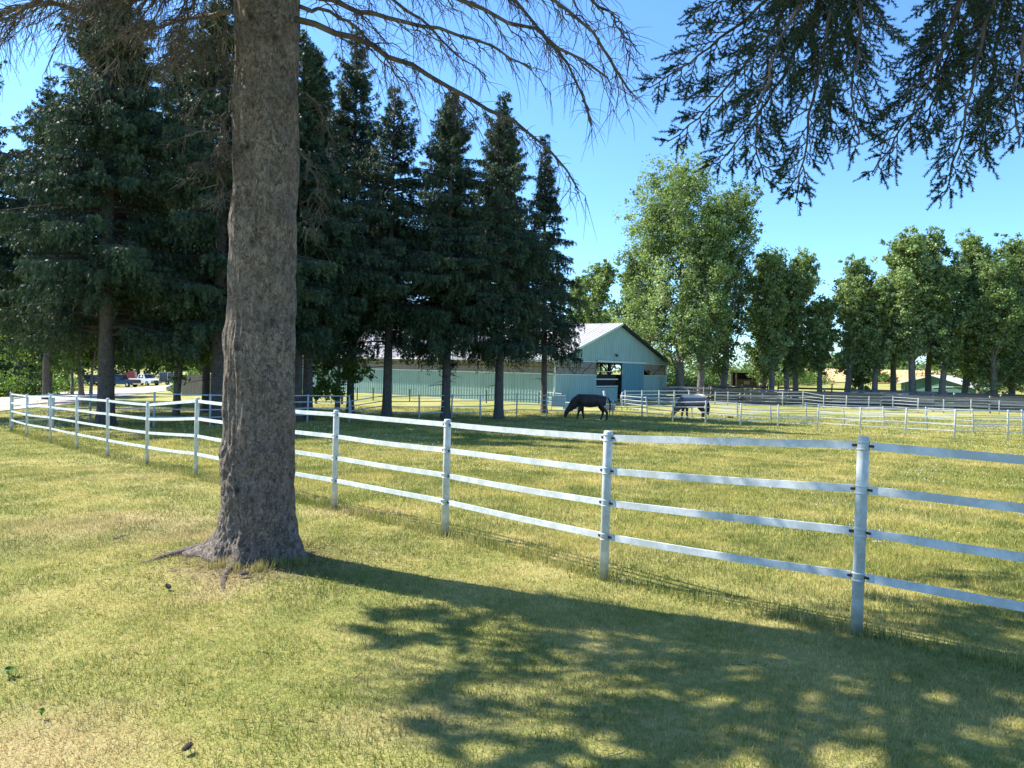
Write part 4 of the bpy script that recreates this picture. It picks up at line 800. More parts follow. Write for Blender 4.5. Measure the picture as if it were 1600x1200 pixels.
# ------------------------------------------------------------------ buildings
def metal(name, col, rough=.45, dirt=.35, spec=.4):
    nt = NT(name); pos = nt.obj(); n = nt.noise(nt.mapping(pos, (1, 1, .3)), 1.6, 5, .65); c = nt.mix(nt.math('MULTIPLY', nt.ramp(n, [(.42, 0), (.75, 1)]), dirt), col, tuple(x*.62 for x in col))
    nt.bsdf(c, rough, normal=nt.bump(nt.noise(pos, 2.5, 3), .15, .02), spec=spec); return nt.m
M_TEAL = metal('teal_steel', (.29, .44, .415), .5, .5); M_TEAL2 = metal('teal_door', (.12, .28, .33)); M_TRIM = metal('pale_trim', (.58, .66, .62), .4, .2)
nt = NT('roof_steel'); pos = nt.obj(); n = nt.noise(nt.mapping(pos, (.5, 2.5, 1)), 1.1, 5, .7)
nt.bsdf(nt.ramp(n, [(.35, (.36, .32, .31)), (.5, (.50, .47, .46)), (.75, (.60, .58, .57))]), .5, spec=.35); M_ROOF = nt.m
M_SHROOF = metal('shed_roof_steel', (.62, .65, .66), .35, .2)
nt = NT('translucent_panel'); pos = nt.obj(); n = nt.noise(nt.mapping(pos, (1.2, 1.2, .5)), 1.5, 4, .6); c = nt.ramp(n, [(.3, (.36, .34, .30)), (.7, (.52, .50, .44))]); nt.leafy(c, .5, .5); M_PANEL = nt.m
nt = NT('bare_wood'); nt.bsdf(nt.ramp(nt.noise(nt.mapping(nt.obj(), (1, 1, 6)), 3, 4), [(.3, (.17, .13, .09)), (.7, (.30, .24, .17))]), .85); M_WOOD = nt.m
nt = NT('black_rubber'); nt.bsdf((.018, .018, .02), .8); M_RUB = nt.m
nt = NT('arena_floor'); nt.bsdf((.16, .12, .09), .95); M_ARENA = nt.m
BC = ground_at(867, 58); BZ = -1.16; BW, BL, BH, BP = 19.8, 37.0, 3.6, 6.87
BARN = thing('riding_barn', 'long teal metal riding barn with pale roof and half open sliding door', 'barn', (BC[0], BC[1], BZ), math.atan2(.798, .603))
def corr(b, x0, x1, z0, zf, axis='x', off=0.0, rib=.30, hgt=.035, sgn=-1):
    """ribbed steel sheet standing along one axis; zf(x) gives its upper edge"""
    xs = [x0]; ds = [0.0]; x = math.ceil(x0/rib)*rib
    while x < x1-.06:
        for q, d in ((0, 0), (.02, hgt), (.06, hgt), (.08, 0)):
            if x0 < x+q < x1: xs.append(x+q); ds.append(d)
        x += rib
    xs.append(x1); ds.append(0.0); V = []
    for x, d in zip(xs, ds):
        for z in (z0, zf(x)): V.append((x, off+sgn*d, z) if axis == 'x' else (off+sgn*d, x, z))
    n = len(xs); F = [[2*i, 2*i+2, 2*i+3, 2*i+1] for i in range(n-1)]; b.add(V, F)
slope = (BP-BH)/(BW/2)
def rake(x): return BH+slope*min(x, BW-x)-.02
for (yo, sg, open_) in ((0, -1, True), (BL, 1, False)):
    b = MB()
    corr(b, 0, 6.3, -.1, lambda x: 2.34, off=yo, sgn=sg); corr(b, 14.6, BW, -.1, lambda x: 2.34, off=yo, sgn=sg); corr(b, 0, BW, 3.42, rake, off=yo, sgn=sg)
    if not open_: corr(b, 6.3, 14.6, -.1, lambda x: 2.34, off=yo, sgn=sg)
    build_each(b, 'gable_wall', M_TEAL, BARN)
    if open_: b = MB(); corr(b, 6.3, 10.2, -.1, lambda x: 1.26, off=yo+.10, sgn=sg); b.build('half_door', M_TEAL, BARN)
b = MB(); corr(b, 0, BL, -.1, lambda x: 2.34, 'y', 0, sgn=-1); o = b.build('side_wall', M_TEAL, BARN)
b = MB(); corr(b, 0, BL, -.1, lambda x: 2.34, 'y', BW, sgn=1); b.build('side_wall', M_TEAL, BARN)
b = MB(); corr(b, 10.5, 14.7, .1, lambda x: 3.40, off=-.14, sgn=-1, rib=.3); dr = b.build('sliding_door', M_TEAL2, BARN)
b = MB(); b.box((10.35, -.13, .08), (10.5, -.06, 3.4)); b.build('door_edge', M_RUB, dr)
# band of translucent sheets (side and gable), wooden studs and braces behind
b = MB(); b.box((.03, .05, 2.34), (.05, BL, 3.45)); build_each(b, 'light_band', M_PANEL, BARN)
b = MB(); b.box((.06, .03, 2.34), (6.2, .05, 3.42)); build_each(b, 'light_band', M_PANEL, BARN)
b = MB(); b.box((14.75, .03, 2.80), (BW-.06, .05, 3.40)); b.box((16.6, .03, 2.34), (BW-.06, .05, 2.797)); build_each(b, 'light_band', M_PANEL, BARN)
b = MB(); 
for y in np.arange(0, BL+.1, 3.7):
    for x in (.16, BW-.16): b.box((x-.08, y-.08 if y > 0 else 0.06, 0), (x+.08, y+.08 if y > 0 else .2, 3.5))
build_each(b, 'post', M_WOOD, BARN)
b = MB()
for x in (.2, 3.1, 6.15, 14.8, 16.6, 19.4): b.box((x-.07, -.012, 2.38), (x+.07, .028, 3.40))
for A, B in (((1.0, -.01, 3.36), (2.9, -.01, 2.42)), ((4.0, -.01, 2.45), (5.6, -.01, 3.3)), ((14.85, -.012, 2.95), (16.2, -.012, 2.40)), ((17.0, -.012, 2.42), (18.9, -.012, 3.36))): b.bar(A, B, .05, .13, up=(0, 1, 0))
b.box((.1, -.010, 2.86), (6.15, .0, 2.92)); b.box((14.8, -.010, 2.84), (BW-.1, .0, 2.90)); build_each(b, 'diagonal_strut', M_WOOD, BARN)
b = MB(); b.box((-.012, 0, 2.88), (.028, BL, 2.93)); b.build('band_rail', M_WOOD, BARN)
b = MB()
b.box((-.07, -.05, 2.33), (-.035, BL, 2.42)); b.box((-.05, -.06, -.1), (.04, -.038, 3.45)); b.box((-.07, -.036, -.1), (-.04, .06, 3.44))
b.box((0.05, -.06, 2.30), (6.3, -.038, 2.37)); b.box((BW-.09, -.06, -.1), (BW, -.038, 3.4)); b.box((14.75, -.06, 2.30), (BW-.1, -.038, 2.36)); b.box((0.05, -.06, 3.40), (6.3, -.038, 3.47)); b.box((15, -.06, 3.40), (BW-.1, -.038, 3.46)); b.box((6.2, -.19, 3.42), (15.0, -.10, 3.58))
build_each(b, 'trim', M_TRIM, BARN)
# dutch door with rails, dark interior fittings
b = MB(); b.box((6.3, .16, 1.27), (9.95, .20, 2.36)); b.build('dark_panel', M_RUB, BARN)
b = MB()
for z in (1.36, 1.98): b.box((6.3, .02, z-.05), (10.1, .06, z+.05))
b.box((6.3, .02, 2.62), (10.2, .05, 2.68)); build_each(b, 'white_rail', M_TRIM, BARN)
b = MB(); b.box((8.85, .22, 1.5), (9.2, .4, 3.4)); b.bar((6.6, .3, 2.9), (7.0, .3, 3.4), .05, .1, up=(0, 1, 0)); b.bar((7.4, .3, 3.4), (8.6, .3, 2.7), .05, .12, up=(0, 1, 0)); b.bar((10.1, .3, 3.4), (9.3, .3, 2.75), .05, .12, up=(0, 1, 0)); b.box((6.3, .25, 3.36), (10.4, .35, 3.46)); b.box((8.6, .24, 2.45), (9.5, .38, 2.7)); build_each(b, 'door_truss', M_RUB, BARN)
b = MB(); b.tube([(9.35, -.05, 4.15), (9.35, -.2, 4.1), (9.35, -.26, 4.0)], [.05, .09, .13], 8); b.build('lamp', M_DARK, BARN)
b = MB(); b.box((.1, .1, -.05), (BW-.1, BL-.1, 0)); b.build('arena_floor', M_ARENA, BARN)
b = MB()
for y in np.arange(3.7, BL-1, 3.7):
    for s in (0, 1):
        xe = .2 if s == 0 else BW-.2; b.bar((xe, y, 3.5), (BW/2, y, BP-.12), .08, .15)
    b.bar((.2, y, 3.5), (BW-.2, y, 3.5), .08, .15)
build_each(b, 'roof_truss', M_WOOD, BARN)
# roof: two ribbed slabs with fascia
for s in (0, 1):
    b = MB(); ov = .45; y = -.45; ys = [-.45]; ds = [0]
    while y < BL+.4:
        for q, d in ((.25, 0), (.27, .04), (.33, .04), (.35, 0)): ys.append(y+q); ds.append(d)
        y += .35
    V = []
    for yy, d in zip(ys, ds):
        for x, z in ((-ov, BH-slope*ov+.06), (BW/2, BP+.06)):
            xx = x if s == 0 else BW-x; V.append((xx, yy, z+d))
    n = len(ys); F = [[2*i, 2*i+2, 2*i+3, 2*i+1] if s == 1 else [2*i, 2*i+1, 2*i+3, 2*i+2] for i in range(n-1)]; b.add(V, F)
    xe = -ov if s == 0 else BW+ov; zz = BH-slope*ov
    b.bar((xe, -.42, zz-.03), (xe, BL+.4, zz-.03), .05, .16)
    b.build('roof', M_ROOF, BARN)
    b = MB(); b.bar((xe, -.46, zz-.02), (BW/2, -.46, BP-.02), .05, .17); b.bar((xe, BL+.46, zz-.02), (BW/2, BL+.46, BP-.02), .05, .17); build_each(b, 'rake_board', M_TRIM if s == 0 else M_DARK, BARN)
    b = MB(); b.add([(xe, -.44, zz-.06), (BW/2, -.44, BP-.06), (BW/2, -.02, BP-.06), (xe, -.02, zz-.06)], [[0, 1, 2, 3]]); b.build('soffit', M_DARK if s else M_TRIM, BARN)
b = MB(); b.tube([(-.50, -.4, BH-slope*ov-.08), (-.50, BL+.4, BH-slope*ov-.08)], .06, 8); b.build('gutter', M_TRIM, BARN, smooth=True)
# green shed on the right
SH = ground_at(1408, 84); z0 = float(tz(SH[0], SH[1])); SHED = thing('green_shed', 'low dark green shed with pale metal roof behind the poplars on the right', 'shed', (SH[0], SH[1], z0-.3))
L0 = P(1408, 598.5, 84); R0_ = P(1527, 608.5, 78); PK = P(1457, 587.5, 81.5); ax_ = np.array([13.5, 19.5, 0.]); zb = z0-.3
Lb = np.array([L0[0], L0[1], zb-.5]); Rb = np.array([R0_[0], R0_[1], zb-.5])
M_SHG = metal('green_steel', (.07, .17, .145), .5)
b = MB(); b.add([Lb, Rb, R0_, PK, L0], [[0, 1, 2], [0, 2, 3], [0, 3, 4]]); b.build('gable_wall', M_SHG, SHED, SHED.location); b = MB(); b.add([q+ax_ for q in (Lb, Rb, R0_, PK, L0)], [[0, 2, 1], [0, 3, 2], [0, 4, 3]])
b.build('gable_wall', M_SHG, SHED, SHED.location)
b = MB(); b.add([Rb, Rb+ax_, R0_+ax_, R0_], [[0, 1, 2, 3]]); b.add([Lb, Lb+ax_, L0+ax_, L0], [[0, 3, 2, 1]]); b.build('side_wall', M_SHG, SHED, SHED.location)
for A, nm in ((R0_, 1), (L0, 0)):
    o_ = (A-PK); o_ = o_/np.linalg.norm(o_)*.4; au = ax_/np.linalg.norm(ax_); b = MB(); b_ = [PK-au*.4, A+o_-au*.4, A+o_+ax_+au*.4, PK+ax_+au*.4]; up_ = np.array([0, 0, .09])
    b.add(b_+[q+up_ for q in b_], [[0, 1, 2, 3], [4, 7, 6, 5], [0, 4, 5, 1], [1, 5, 6, 2], [2, 6, 7, 3], [3, 7, 4, 0]])
    nrb = 30
    for k in range(nrb): q = b_[0]+(b_[3]-b_[0])*(k+.5)/nrb+up_; w = b_[1]+(b_[2]-b_[1])*(k+.5)/nrb+up_; b.bar(q+[0, 0, .02], w+[0, 0, .02], .06, .04)
    b.build('roof', M_SHROOF, SHED, SHED.location)
b = MB(); g1 = (R0_-L0); g1 = g1/np.linalg.norm(g1); b.bar(L0+g1*3.3+[0, -.06, -.15], R0_+[0, -.06, .45-.15], .04, .07); build_each(b, 'trim', M_TRIM, SHED, SHED.location)
# timber judging shelter on posts
TS = ground_at(1167, 80); TSH = thing('timber_shelter', 'small open timber shelter raised on posts under the poplars', 'shelter', TS)
b = MB()
for x in (-1.15, 1.15):
    for y in (0, 1.6): b.box((x-.07, y-.07, -.2), (x+.07, y+.07, 2.85))
b.box((-1.75, .03, -.2), (-1.65, .13, 2.9)); build_each(b, 'post', M_BOARD, TSH)
b = MB(); b.box((-1.25, -.06, 1.25), (1.25, -.03+.0, 2.02)); b.box((-1.2, 1.63, 1.2), (1.2, 1.66, 2.7)); b.box((1.20, 0, 1.2), (1.23, 1.6, 2.7)); b.box((-1.2, 0, 1.2), (1.2, 1.6, 1.25)); 
build_each(b, 'boarding', M_BOARD, TSH)
b = MB(); b.box((-1.18, 1.58, 1.3), (1.18, 1.62, 2.75)); b.build('opening_shade', M_RUB, TSH)  # black sheet standing in for the shade inside the opening
b = MB(); b.box((-2.0, -.5, 2.86), (1.6, 2.1, 2.96)); b.build('roof', M_BOARD, TSH)
b = MB(); b.box((-.05, .0, 2.02), (.02, .05, 2.84)); b.build('mullion', M_DARK, TSH)
nt = NT('red_paint'); nt.bsdf((.30, .21, .21), .6); M_RED0 = nt.m
b = MB(); b.box((-.32, -.075, 1.5), (.3, -.062, 1.85)); b.build('notice', M_RED0, TSH)
# pylons far away
for k, (u, Yd, hp) in enumerate(((1296, 620, 15), (1311, 760, 17))):
    p = ground_at(u, Yd); t = thing('power_pylon', ('nearer' if k == 0 else 'farther, right hand')+' of the two faint lattice pylons on the horizon', 'pylon', p, group='pylons on the horizon'); b = MB()
    for s in (-1, 1):
        for q in (-1, 1): b.bar(p+[s*2.2, q*2.2, 0], p+[s*.3, q*.3, hp], .22, .22, up=(0, 1, 0))
        for m in range(5): z1 = hp*m/5; z2 = hp*(m+1)/5; b.bar(p+[s*2.2*(1-m/5.7), 0, z1], p+[-s*2.2*(1-(m+1)/5.7), 0, z2], .15, .15, up=(0, 1, 0))
    b.build('lattice', M_OLDW, t, p); b = MB()
    for z in (.72, .86, .97): b.bar(p+[-3.2, 0, hp*z], p+[3.2, 0, hp*z], .2, .2)
    build_each(b, 'cross_arm', M_OLDW, t, p)
# ------------------------------------------------------------------ vehicles
def carpaint(name, col, met=.0):
    nt = NT(name); nt.bsdf(col, .28, met, spec=.6); return nt.m
nt = NT('window_glass'); nt.bsdf((.02, .03, .035), .08, spec=.8); M_GLASS = nt.m
nt = NT('chrome'); nt.bsdf((.6, .6, .62), .25, 1); M_CHR = nt.m
nt = NT('head_lamp'); nt.bsdf((.75, .75, .72), .2); M_HL = nt.m
nt = NT('tail_lamp'); nt.bsdf((.35, .02, .02), .25); M_TL = nt.m
def prism(b, prof, y0, y1, inset=0.0, top=None):
    """side profile (x,z) pulled across the width, upper points drawn in by inset"""
    n = len(prof); zs = [z for _, z in prof]; zm = min(zs); zM = max(zs)
    V = []
    for y, s in ((y0, 1), (y1, -1)):
        for x, z in prof: V.append((x, y+s*inset*(z-zm)/(zM-zm+1e-6), z))
    b.add(V, [[i, (i+1) % n, n+(i+1) % n, n+i] for i in range(n)])
    c0 = b.n; b.add([(sum(x for x, _ in prof)/n, y0+inset*.4, sum(zs)/n), (sum(x for x, _ in prof)/n, y1-inset*.4, sum(zs)/n)], np.zeros((0, 3), int))
    b.f3.append(np.array([[c0-2*n+(i+1) % n, c0-2*n+i, c0] for i in range(n)])); b.f3.append(np.array([[c0-n+i, c0-n+(i+1) % n, c0+1] for i in range(n)]))
def vehicle(kind, name, label, cat, p, rz, paintm):
    t = thing(name, label, cat, p, rz); hw = .98
    if kind == 'pickup':
        low = [(-2.85, .55), (-2.85, 1.12), (-.55, 1.14), (1.15, 1.16), (2.55, 1.08), (2.85, .92), (2.88, .5), (2.4, .42), (-2.5, .42)]; cab = [(-.62, 1.13), (-.5, 1.85), (.75, 1.88), (1.35, 1.16)]; wh = (-1.9, 1.85); sidew = [(-.42, 1.22, .18, 1.76), (.28, 1.22, .82, 1.76)]
    else:
        low = [(-2.35, .5), (-2.4, 1.05), (-2.2, 1.12), (1.05, 1.10), (2.1, 1.0), (2.35, .8), (2.35, .45), (2.0, .38), (-2.1, .38)]; cab = [(-2.25, 1.1), (-1.85, 1.68), (.35, 1.7), (1.1, 1.08)]; wh = (-1.45, 1.45); sidew = [(-1.75, 1.16, -1.0, 1.58), (-.92, 1.16, -.15, 1.6), (-.05, 1.16, .45, 1.58)]
    b = MB(); prism(b, low, -hw, hw, .10); bd = b.build('body', paintm, t)
    b = MB(); prism(b, cab, -hw+.1, hw-.1, .16); b.build('cab', paintm, t)
    b = MB()
    for (x0, z0_, x1, z1) in sidew:
        for s in (-1, 1):
            y0_ = s*(hw-.09-.16*(z0_-1.13)/.75); y1_ = s*(hw-.09-.16*(z1-1.13)/.75)
            b.add([(x0, y0_, z0_), (x1, y0_, z0_), (x1-(.12 if x1 > .4 else 0), y1_, z1), (x0+.04, y1_, z1)], [[0, 1, 2, 3] if s < 0 else [3, 2, 1, 0]])
    xa, za = cab[-1]; xb, zb_ = cab[-2]
    def lerp(q): return (xa+(xb-xa)*q+.02, za+(zb_-za)*q+.01)
    (x0, z0_), (x1, z1) = lerp(.12), lerp(.9); b.add([(x0, -.78, z0_), (x0, .78, z0_), (x1, .68, z1), (x1, -.68, z1)], [[0, 1, 2, 3]])
    xa, za = cab[0]; xb, zb_ = cab[1]; b.add([(xa+(xb-xa)*.2-.02, -.74, za+.12), (xa+(xb-xa)*.2-.02, .74, za+.12), (xb-.03, .64, zb_-.08), (xb-.03, -.64, zb_-.08)], [[3, 2, 1, 0]])
    b.build('windows', M_GLASS, t)
    if kind == 'pickup': b = MB(); b.box((-2.78, -.82, 1.121), (-.66, .82, 1.15)); b.build('cargo_bed', M_RUB, t)
    for x in wh:
        for s in (-1, 1):
            b = MB(); th = np.linspace(0, 2*PI, 20, endpoint=False); 
            b.tube([(x, s*.72, .39), (x, s*.74, .39), (x, s*.97, .39), (x, s*1.0, .39)], [.33, .39, .39, .33], 20); w = b.build('wheel', M_RUB, t, smooth=False)
            b = MB(); b.tube([(x, s*.985, .39), (x, s*1.01, .39)], [.25, .20], 16); b.build('rim', M_CHR, w)
    xf = low[5][0]; xr = low[0][0]
    for s in (-1, 1):
        b = MB(); b.box((xf-.12, s*.62-.2, .74), (xf+.035, s*.62+.2, .93)); b.build('headlight', M_HL, t); b = MB(); b.box((xr-.03, s*.86-.08, .75), (xr+.05, s*.86+.08, 1.06)); b.build('tail_light', M_TL, t)
    b = MB(); b.box((xf-.1, -.40, .66), (xf+.045, .40, .92)); b.build('grille', M_RUB, t); b = MB(); b.box((xf-.05, -.95, .42), (xf+.12, .95, .62)); b.box((xr-.12, -.92, .45), (xr+.02, .92, .62)); build_each(b, 'bumper', M_CHR, t)
    return t
vp = lambda u, v: G(u, v)
q = vp(226, 602.3); print('pickup at', q)
M_WHITE = carpaint('white_car_paint', (.78, .79, .80)); M_NAVY = carpaint('dark_blue_car_paint', (.02, .035, .075)); M_BLK = carpaint('black_car_paint', (.02, .022, .028)); M_REDP = carpaint('red_paint', (.48, .05, .04))
sc_v = 1.0
vehicle('pickup', 'pickup_truck', 'white pickup truck parked at the end of the driveway facing right', 'pickup truck', ground_at(226, q[1]), math.radians(-28), M_WHITE)
vehicle('pickup', 'pickup_truck', 'dark blue pickup truck with its tail to the right, partly behind the thick spruce trunk', 'pickup truck', ground_at(188, q[1]-7), math.radians(170), M_NAVY)
vehicle('suv', 'parked_car', 'black car leftmost of the parked vehicles', 'car', ground_at(134, q[1]-5), math.radians(172), M_BLK)
vehicle('suv', 'parked_car', 'dark car half hidden by the thin trees, next to the dark blue pickup', 'car', ground_at(158, q[1]-1), math.radians(190), M_NAVY)
# red skid / tractor cab behind
p = ground_at(200, q[1]+8); t = thing('red_tractor', 'red machine standing behind the white pickup with only its top in view', 'tractor', p, math.radians(10)); b = MB(); prism(b, [(-1.3, .6), (-1.3, 1.5), (-.2, 1.8), (.5, 2.15), (1.2, 2.1), (1.3, 1.5), (1.5, .6)], -.7, .7, .1); b.build('body', M_REDP, t)
for x, r_ in ((-.8, .7), (1.0, .45)):
    for s in (-1, 1): b = MB(); b.tube([(x, s*.72, r_), (x, s*1.02, r_)], [r_, r_], 18); w = b.build('wheel', M_RUB, t); b = MB(); b.tube([(x, s*1.0, r_), (x, s*1.04, r_)], [r_*.5, r_*.45], 12); b.build('rim', M_REDP, w)
b = MB(); b.tube([(-.9, .2, 1.6), (-.9, .2, 2.5)], .05, 8); b.build('exhaust', M_DARK, t)
# grey trailer
p = ground_at(267, q[1]-1); t = thing('box_trailer', 'dark grey box trailer with pale framed panels right of the white pickup', 'trailer', p, math.radians(-6)); b = MB(); b.box((-1.5, -.9, .5), (1.5, .9, 2.0)); b.build('box', carpaint('trailer_grey', (.07, .09, .11)), t)
b = MB()
for x in (-1.5, -.05, 1.0, 1.42): b.box((x, -.93, .5), (x+.08, -.902, 2.02))
b.box((-1.5, -.935, 1.98), (1.5, -.903, 2.06)); build_each(b, 'frame', M_TRIM, t)
for s in (-1, 1): b = MB(); b.tube([(0, s*.92, .33), (0, s*1.08, .33)], [.33, .33], 16); w = b.build('wheel', M_RUB, t); b = MB(); b.tube([(0, s*1.07, .33), (0, s*1.1, .33)], [.17, .15], 12); b.build('rim', M_CHR, w)
b = MB(); b.bar((1.5, 0, .5), (2.4, 0, .45), .08, .08); b.build('hitch', M_DARK, t)
# ------------------------------------------------------------------ horses
def coat(name, c1, c2):
    nt = NT(name); nt.bsdf(nt.ramp(nt.noise(nt.obj(), 3, 4), [(.35, c1), (.7, c2)]), .55, spec=.3); return nt.m
def horse(label, p, rz, mat, hair, blanket=None, step=0.0, s=1.0, lift=.02):
    t = thing('horse', label, 'horse', p, rz); t.scale = (1.1, 1, 1)
    J = {'pel': (-.56, 0, 1.22, .30, .31), 'loin': (-.25, 0, 1.16, .31, .33), 'mid': (.05, 0, 1.10, .34, .35), 'gir': (.38, 0, 1.13, .31, .34), 'wit': (.62, 0, 1.16, .24, .31), 'n1': (.82, 0, 1.04, .17, .27), 'n2': (1.0, 0, .80, .13, .20), 'n3': (1.17, 0, .58, .105, .15), 'poll': (1.29, 0, .46, .085, .11), 'jaw': (1.335, 0, .33, .08, .12), 'nose': (1.375, 0, .18, .055, .07), 'muz': (1.39, 0, .08+lift, .05, .055), 'rump': (-.78, 0, 1.17, .18, .2)}
    names = list(J); E = [('pel', 'loin'), ('loin', 'mid'), ('mid', 'gir'), ('gir', 'wit'), ('wit', 'n1'), ('n1', 'n2'), ('n2', 'n3'), ('n3', 'poll'), ('poll', 'jaw'), ('jaw', 'nose'), ('nose', 'muz'), ('pel', 'rump')]
    for sd, tagx in ((1, 'l'), (-1, 'r')):
        f = step*sd
        J['sh'+tagx] = (.56, .15*sd, .90, .11, .13); J['el'+tagx] = (.52+f*.3, .165*sd, .74, .095, .11); J['kn'+tagx] = (.56+f, .165*sd, .44, .062, .062); J['fe'+tagx] = (.55+f*1.6, .165*sd, .14, .045, .045); J['ho'+tagx] = (.585+f*1.6, .165*sd, .035, .058, .052)
        J['hi'+tagx] = (-.58, .15*sd, .98, .17, .2); J['st'+tagx] = (-.47-f*.4, .175*sd, .80, .12, .14); J['hk'+tagx] = (-.74-f, .17*sd, .50, .07, .075); J['hf'+tagx] = (-.70-f*1.5, .17*sd, .15, .047, .047); J['hh'+tagx] = (-.66-f*1.5, .17*sd, .035, .06, .052)
        E += [('gir', 'sh'+tagx), ('sh'+tagx, 'el'+tagx), ('el'+tagx, 'kn'+tagx), ('kn'+tagx, 'fe'+tagx), ('fe'+tagx, 'ho'+tagx), ('pel', 'hi'+tagx), ('hi'+tagx, 'st'+tagx), ('st'+tagx, 'hk'+tagx), ('hk'+tagx, 'hf'+tagx), ('hf'+tagx, 'hh'+tagx)]
    names = list(J); me = bpy.data.meshes.new('body'); me.from_pydata([tuple(c*s for c in J[n][:3]) for n in names], [(names.index(a), names.index(c)) for a, c in E], []); o = bpy.data.objects.new('body', me); COL.objects.link(o); o.parent = t
    md = o.modifiers.new('Skin', 'SKIN'); md.use_smooth_shade = True
    for i, n in enumerate(names): sv = me.skin_vertices[0].data[i]; kf = 1.24 if J[n][3] > .1 else 1.12; sv.radius = (J[n][3]*s*kf, J[n][4]*s*kf); sv.use_root = (n == 'pel')
    o.modifiers.new('Subdivision', 'SUBSURF').levels = 2; o.modifiers[-1].render_levels = 2; me.materials.append(mat)
    b = MB(); 
    for k in range(13):
        y = (k-6)*.018; b.tube([(-.86, y*.5, 1.30), (-.97, y, 1.15), (-1.0, y*1.6, .85), (-.99, y*1.8, .6), (-.97, y*1.5, .42-.02*abs(k-4))], [.035, .045, .045, .038, .012], 6)
    b.v = [v*s for v in b.v]; b.build('tail', hair, t, smooth=True)
    b = MB(); rg_ = random.Random(4)
    for k in range(26):
        q = k/25; x = .68+.60*q; z = 1.42-.92*q+.10*math.sin(q*PI); y = rg_.choice((-1, 1))*.06; b.tube([(x, 0, z+.02), (x+.01, y, z-.02), (x+.005, y*1.9, z-.16-rg_.uniform(0, .06))], [.02, .022, .006], 5)
    b.v = [v*s for v in b.v]; b.build('mane', hair, t, smooth=True)
    for sd in (-1, 1):
        b = MB(); b.tube([(1.24, sd*.06, .53), (1.23, sd*.075, .60), (1.215, sd*.08, .66)], [.03, .028, .004], 7); b.v = [v*s for v in b.v]; b.build('ear', mat, t, smooth=True)
    if blanket:
        V = []; xs = [-.84, -.72, -.5, -.2, .1, .4, .62, .80]; na = 17; ry = [.24, .35, .40, .385, .41, .40, .34, .24]; rz_ = [.25, .37, .395, .385, .385, .40, .40, .34]; cz = [1.19, 1.20, 1.22, 1.20, 1.16, 1.15, 1.16, 1.10]
        for x, a, c, z in zip(xs, ry, rz_, cz):
            for j in range(na):
                th = math.radians(-112+224*j/(na-1)); zz = z+c*math.cos(th) if abs(th) < PI/2 else z-(abs(th)-PI/2)*.62; yy = a*math.sin(th) if abs(th) < PI/2 else a*math.copysign(1, th)
                V.append((x, yy, zz))
        F = [[i*na+j, i*na+j+1, (i+1)*na+j+1, (i+1)*na+j] for i in range(len(xs)-1) for j in range(na-1)]; b = MB(); b.add(np.array(V)*s, F); ob = b.build('fly_rug', blanket, t, smooth=True); ob.modifiers.new('Solid', 'SOLIDIFY').thickness = .015; sb = ob.modifiers.new('Sub', 'SUBSURF'); sb.levels = 1; sb.render_levels = 2
    return t
M_BLKH = coat('dark_coat', (.025, .019, .016), (.06, .045, .037)); M_BLKT = coat('black_hair', (.008, .008, .008), (.02, .018, .016))
M_GRYH = coat('dun_coat', (.07, .055, .05), (.13, .105, .09))
nt = NT('fly_rug'); pos = nt.obj(); sx = nt.n('ShaderNodeSeparateXYZ'); nt.l(pos, sx.inputs[0]); c = nt.ramp(nt.math('ADD', sx.outputs[2], nt.math('MULTIPLY', nt.noise(pos, 4, 3), .06)), [(0, (.20, .17, .19)), (.999, (.20, .17, .19))])
mr = nt.n('ShaderNodeMapRange'); nt.l(sx.outputs[2], mr.inputs[0]); mr.inputs[1].default_value = 1.26; mr.inputs[2].default_value = 1.34; c = nt.mix(mr.outputs[0], (.19, .15, .16), (.68, .58, .45)); nt.bsdf(c, .8, normal=nt.bump(nt.noise(pos, 8, 4), .5, .02)); M_RUG = nt.m
hp = ground_at(925, 40.5); horse('dark horse grazing in the tree shade inside the paddock', hp, PI-math.radians(8), M_BLKH, M_BLKT, None, .10, .93)
hp2 = ground_at(1084, 43.5); print('horses', hp, hp2, G(1080, 655)); horse('horse in a cream and mauve fly rug grazing behind the paddock fence', hp2, PI+math.radians(22), M_GRYH, M_BLKT, M_RUG, -.05, .93)
# ------------------------------------------------------------------ small things
nt = NT('grey_plastic'); nt.bsdf((.20, .22, .23), .6); M_GP = nt.m
nt = NT('blue_plastic'); nt.bsdf((.22, .38, .52), .5); M_BP = nt.m
p = G(950, 641); t = thing('water_trough', 'grey round edged trough behind the rump of the dark horse', 'trough', p); b = MB()
R_ = [(0.0, .95), (.38, 1.0), (.42, 1.04), (.40, .93), (.12, .88)]; na = 28; V = []
for z, k in R_:
    for j in range(na): a = 2*PI*j/na; V.append((k*.5*np.sign(math.cos(a))*abs(math.cos(a))**.7, k*.3*np.sign(math.sin(a))*abs(math.sin(a))**.7, z))
F = [[i*na+j, i*na+(j+1) % na, (i+1)*na+(j+1) % na, (i+1)*na+j] for i in range(4) for j in range(na)]; b.add(V, F); b.add([(0, 0, .12)]+V[-na:], [[0, 1+j, 1+(j+1) % na] for j in range(na)]); b.build('tub', M_GP, t)
b = MB(); b.tube([(.5, 0, .05), (.62, 0, .1), (.62, 0, .75)], [.02, .02, .02], 8); b.build('water_pipe', M_GP, t)
p = G(949, 640); t = thing('leaning_post', 'pale blue white post leaning over the trough by the barn', 'post', p+[.05, .45, 0]); b = MB(); b.tube([(0, 0, -.05), (-.28, 0, 1.28), (-.283, 0, 1.3)], [.085, .085, .06], 12); b.build('shaft', M_POST, t, smooth=True); b = MB(); b.tube([(-.1, 0, .45), (-.115, 0, .50)], [.09, .09], 12); b.build('band', M_DARK, t)
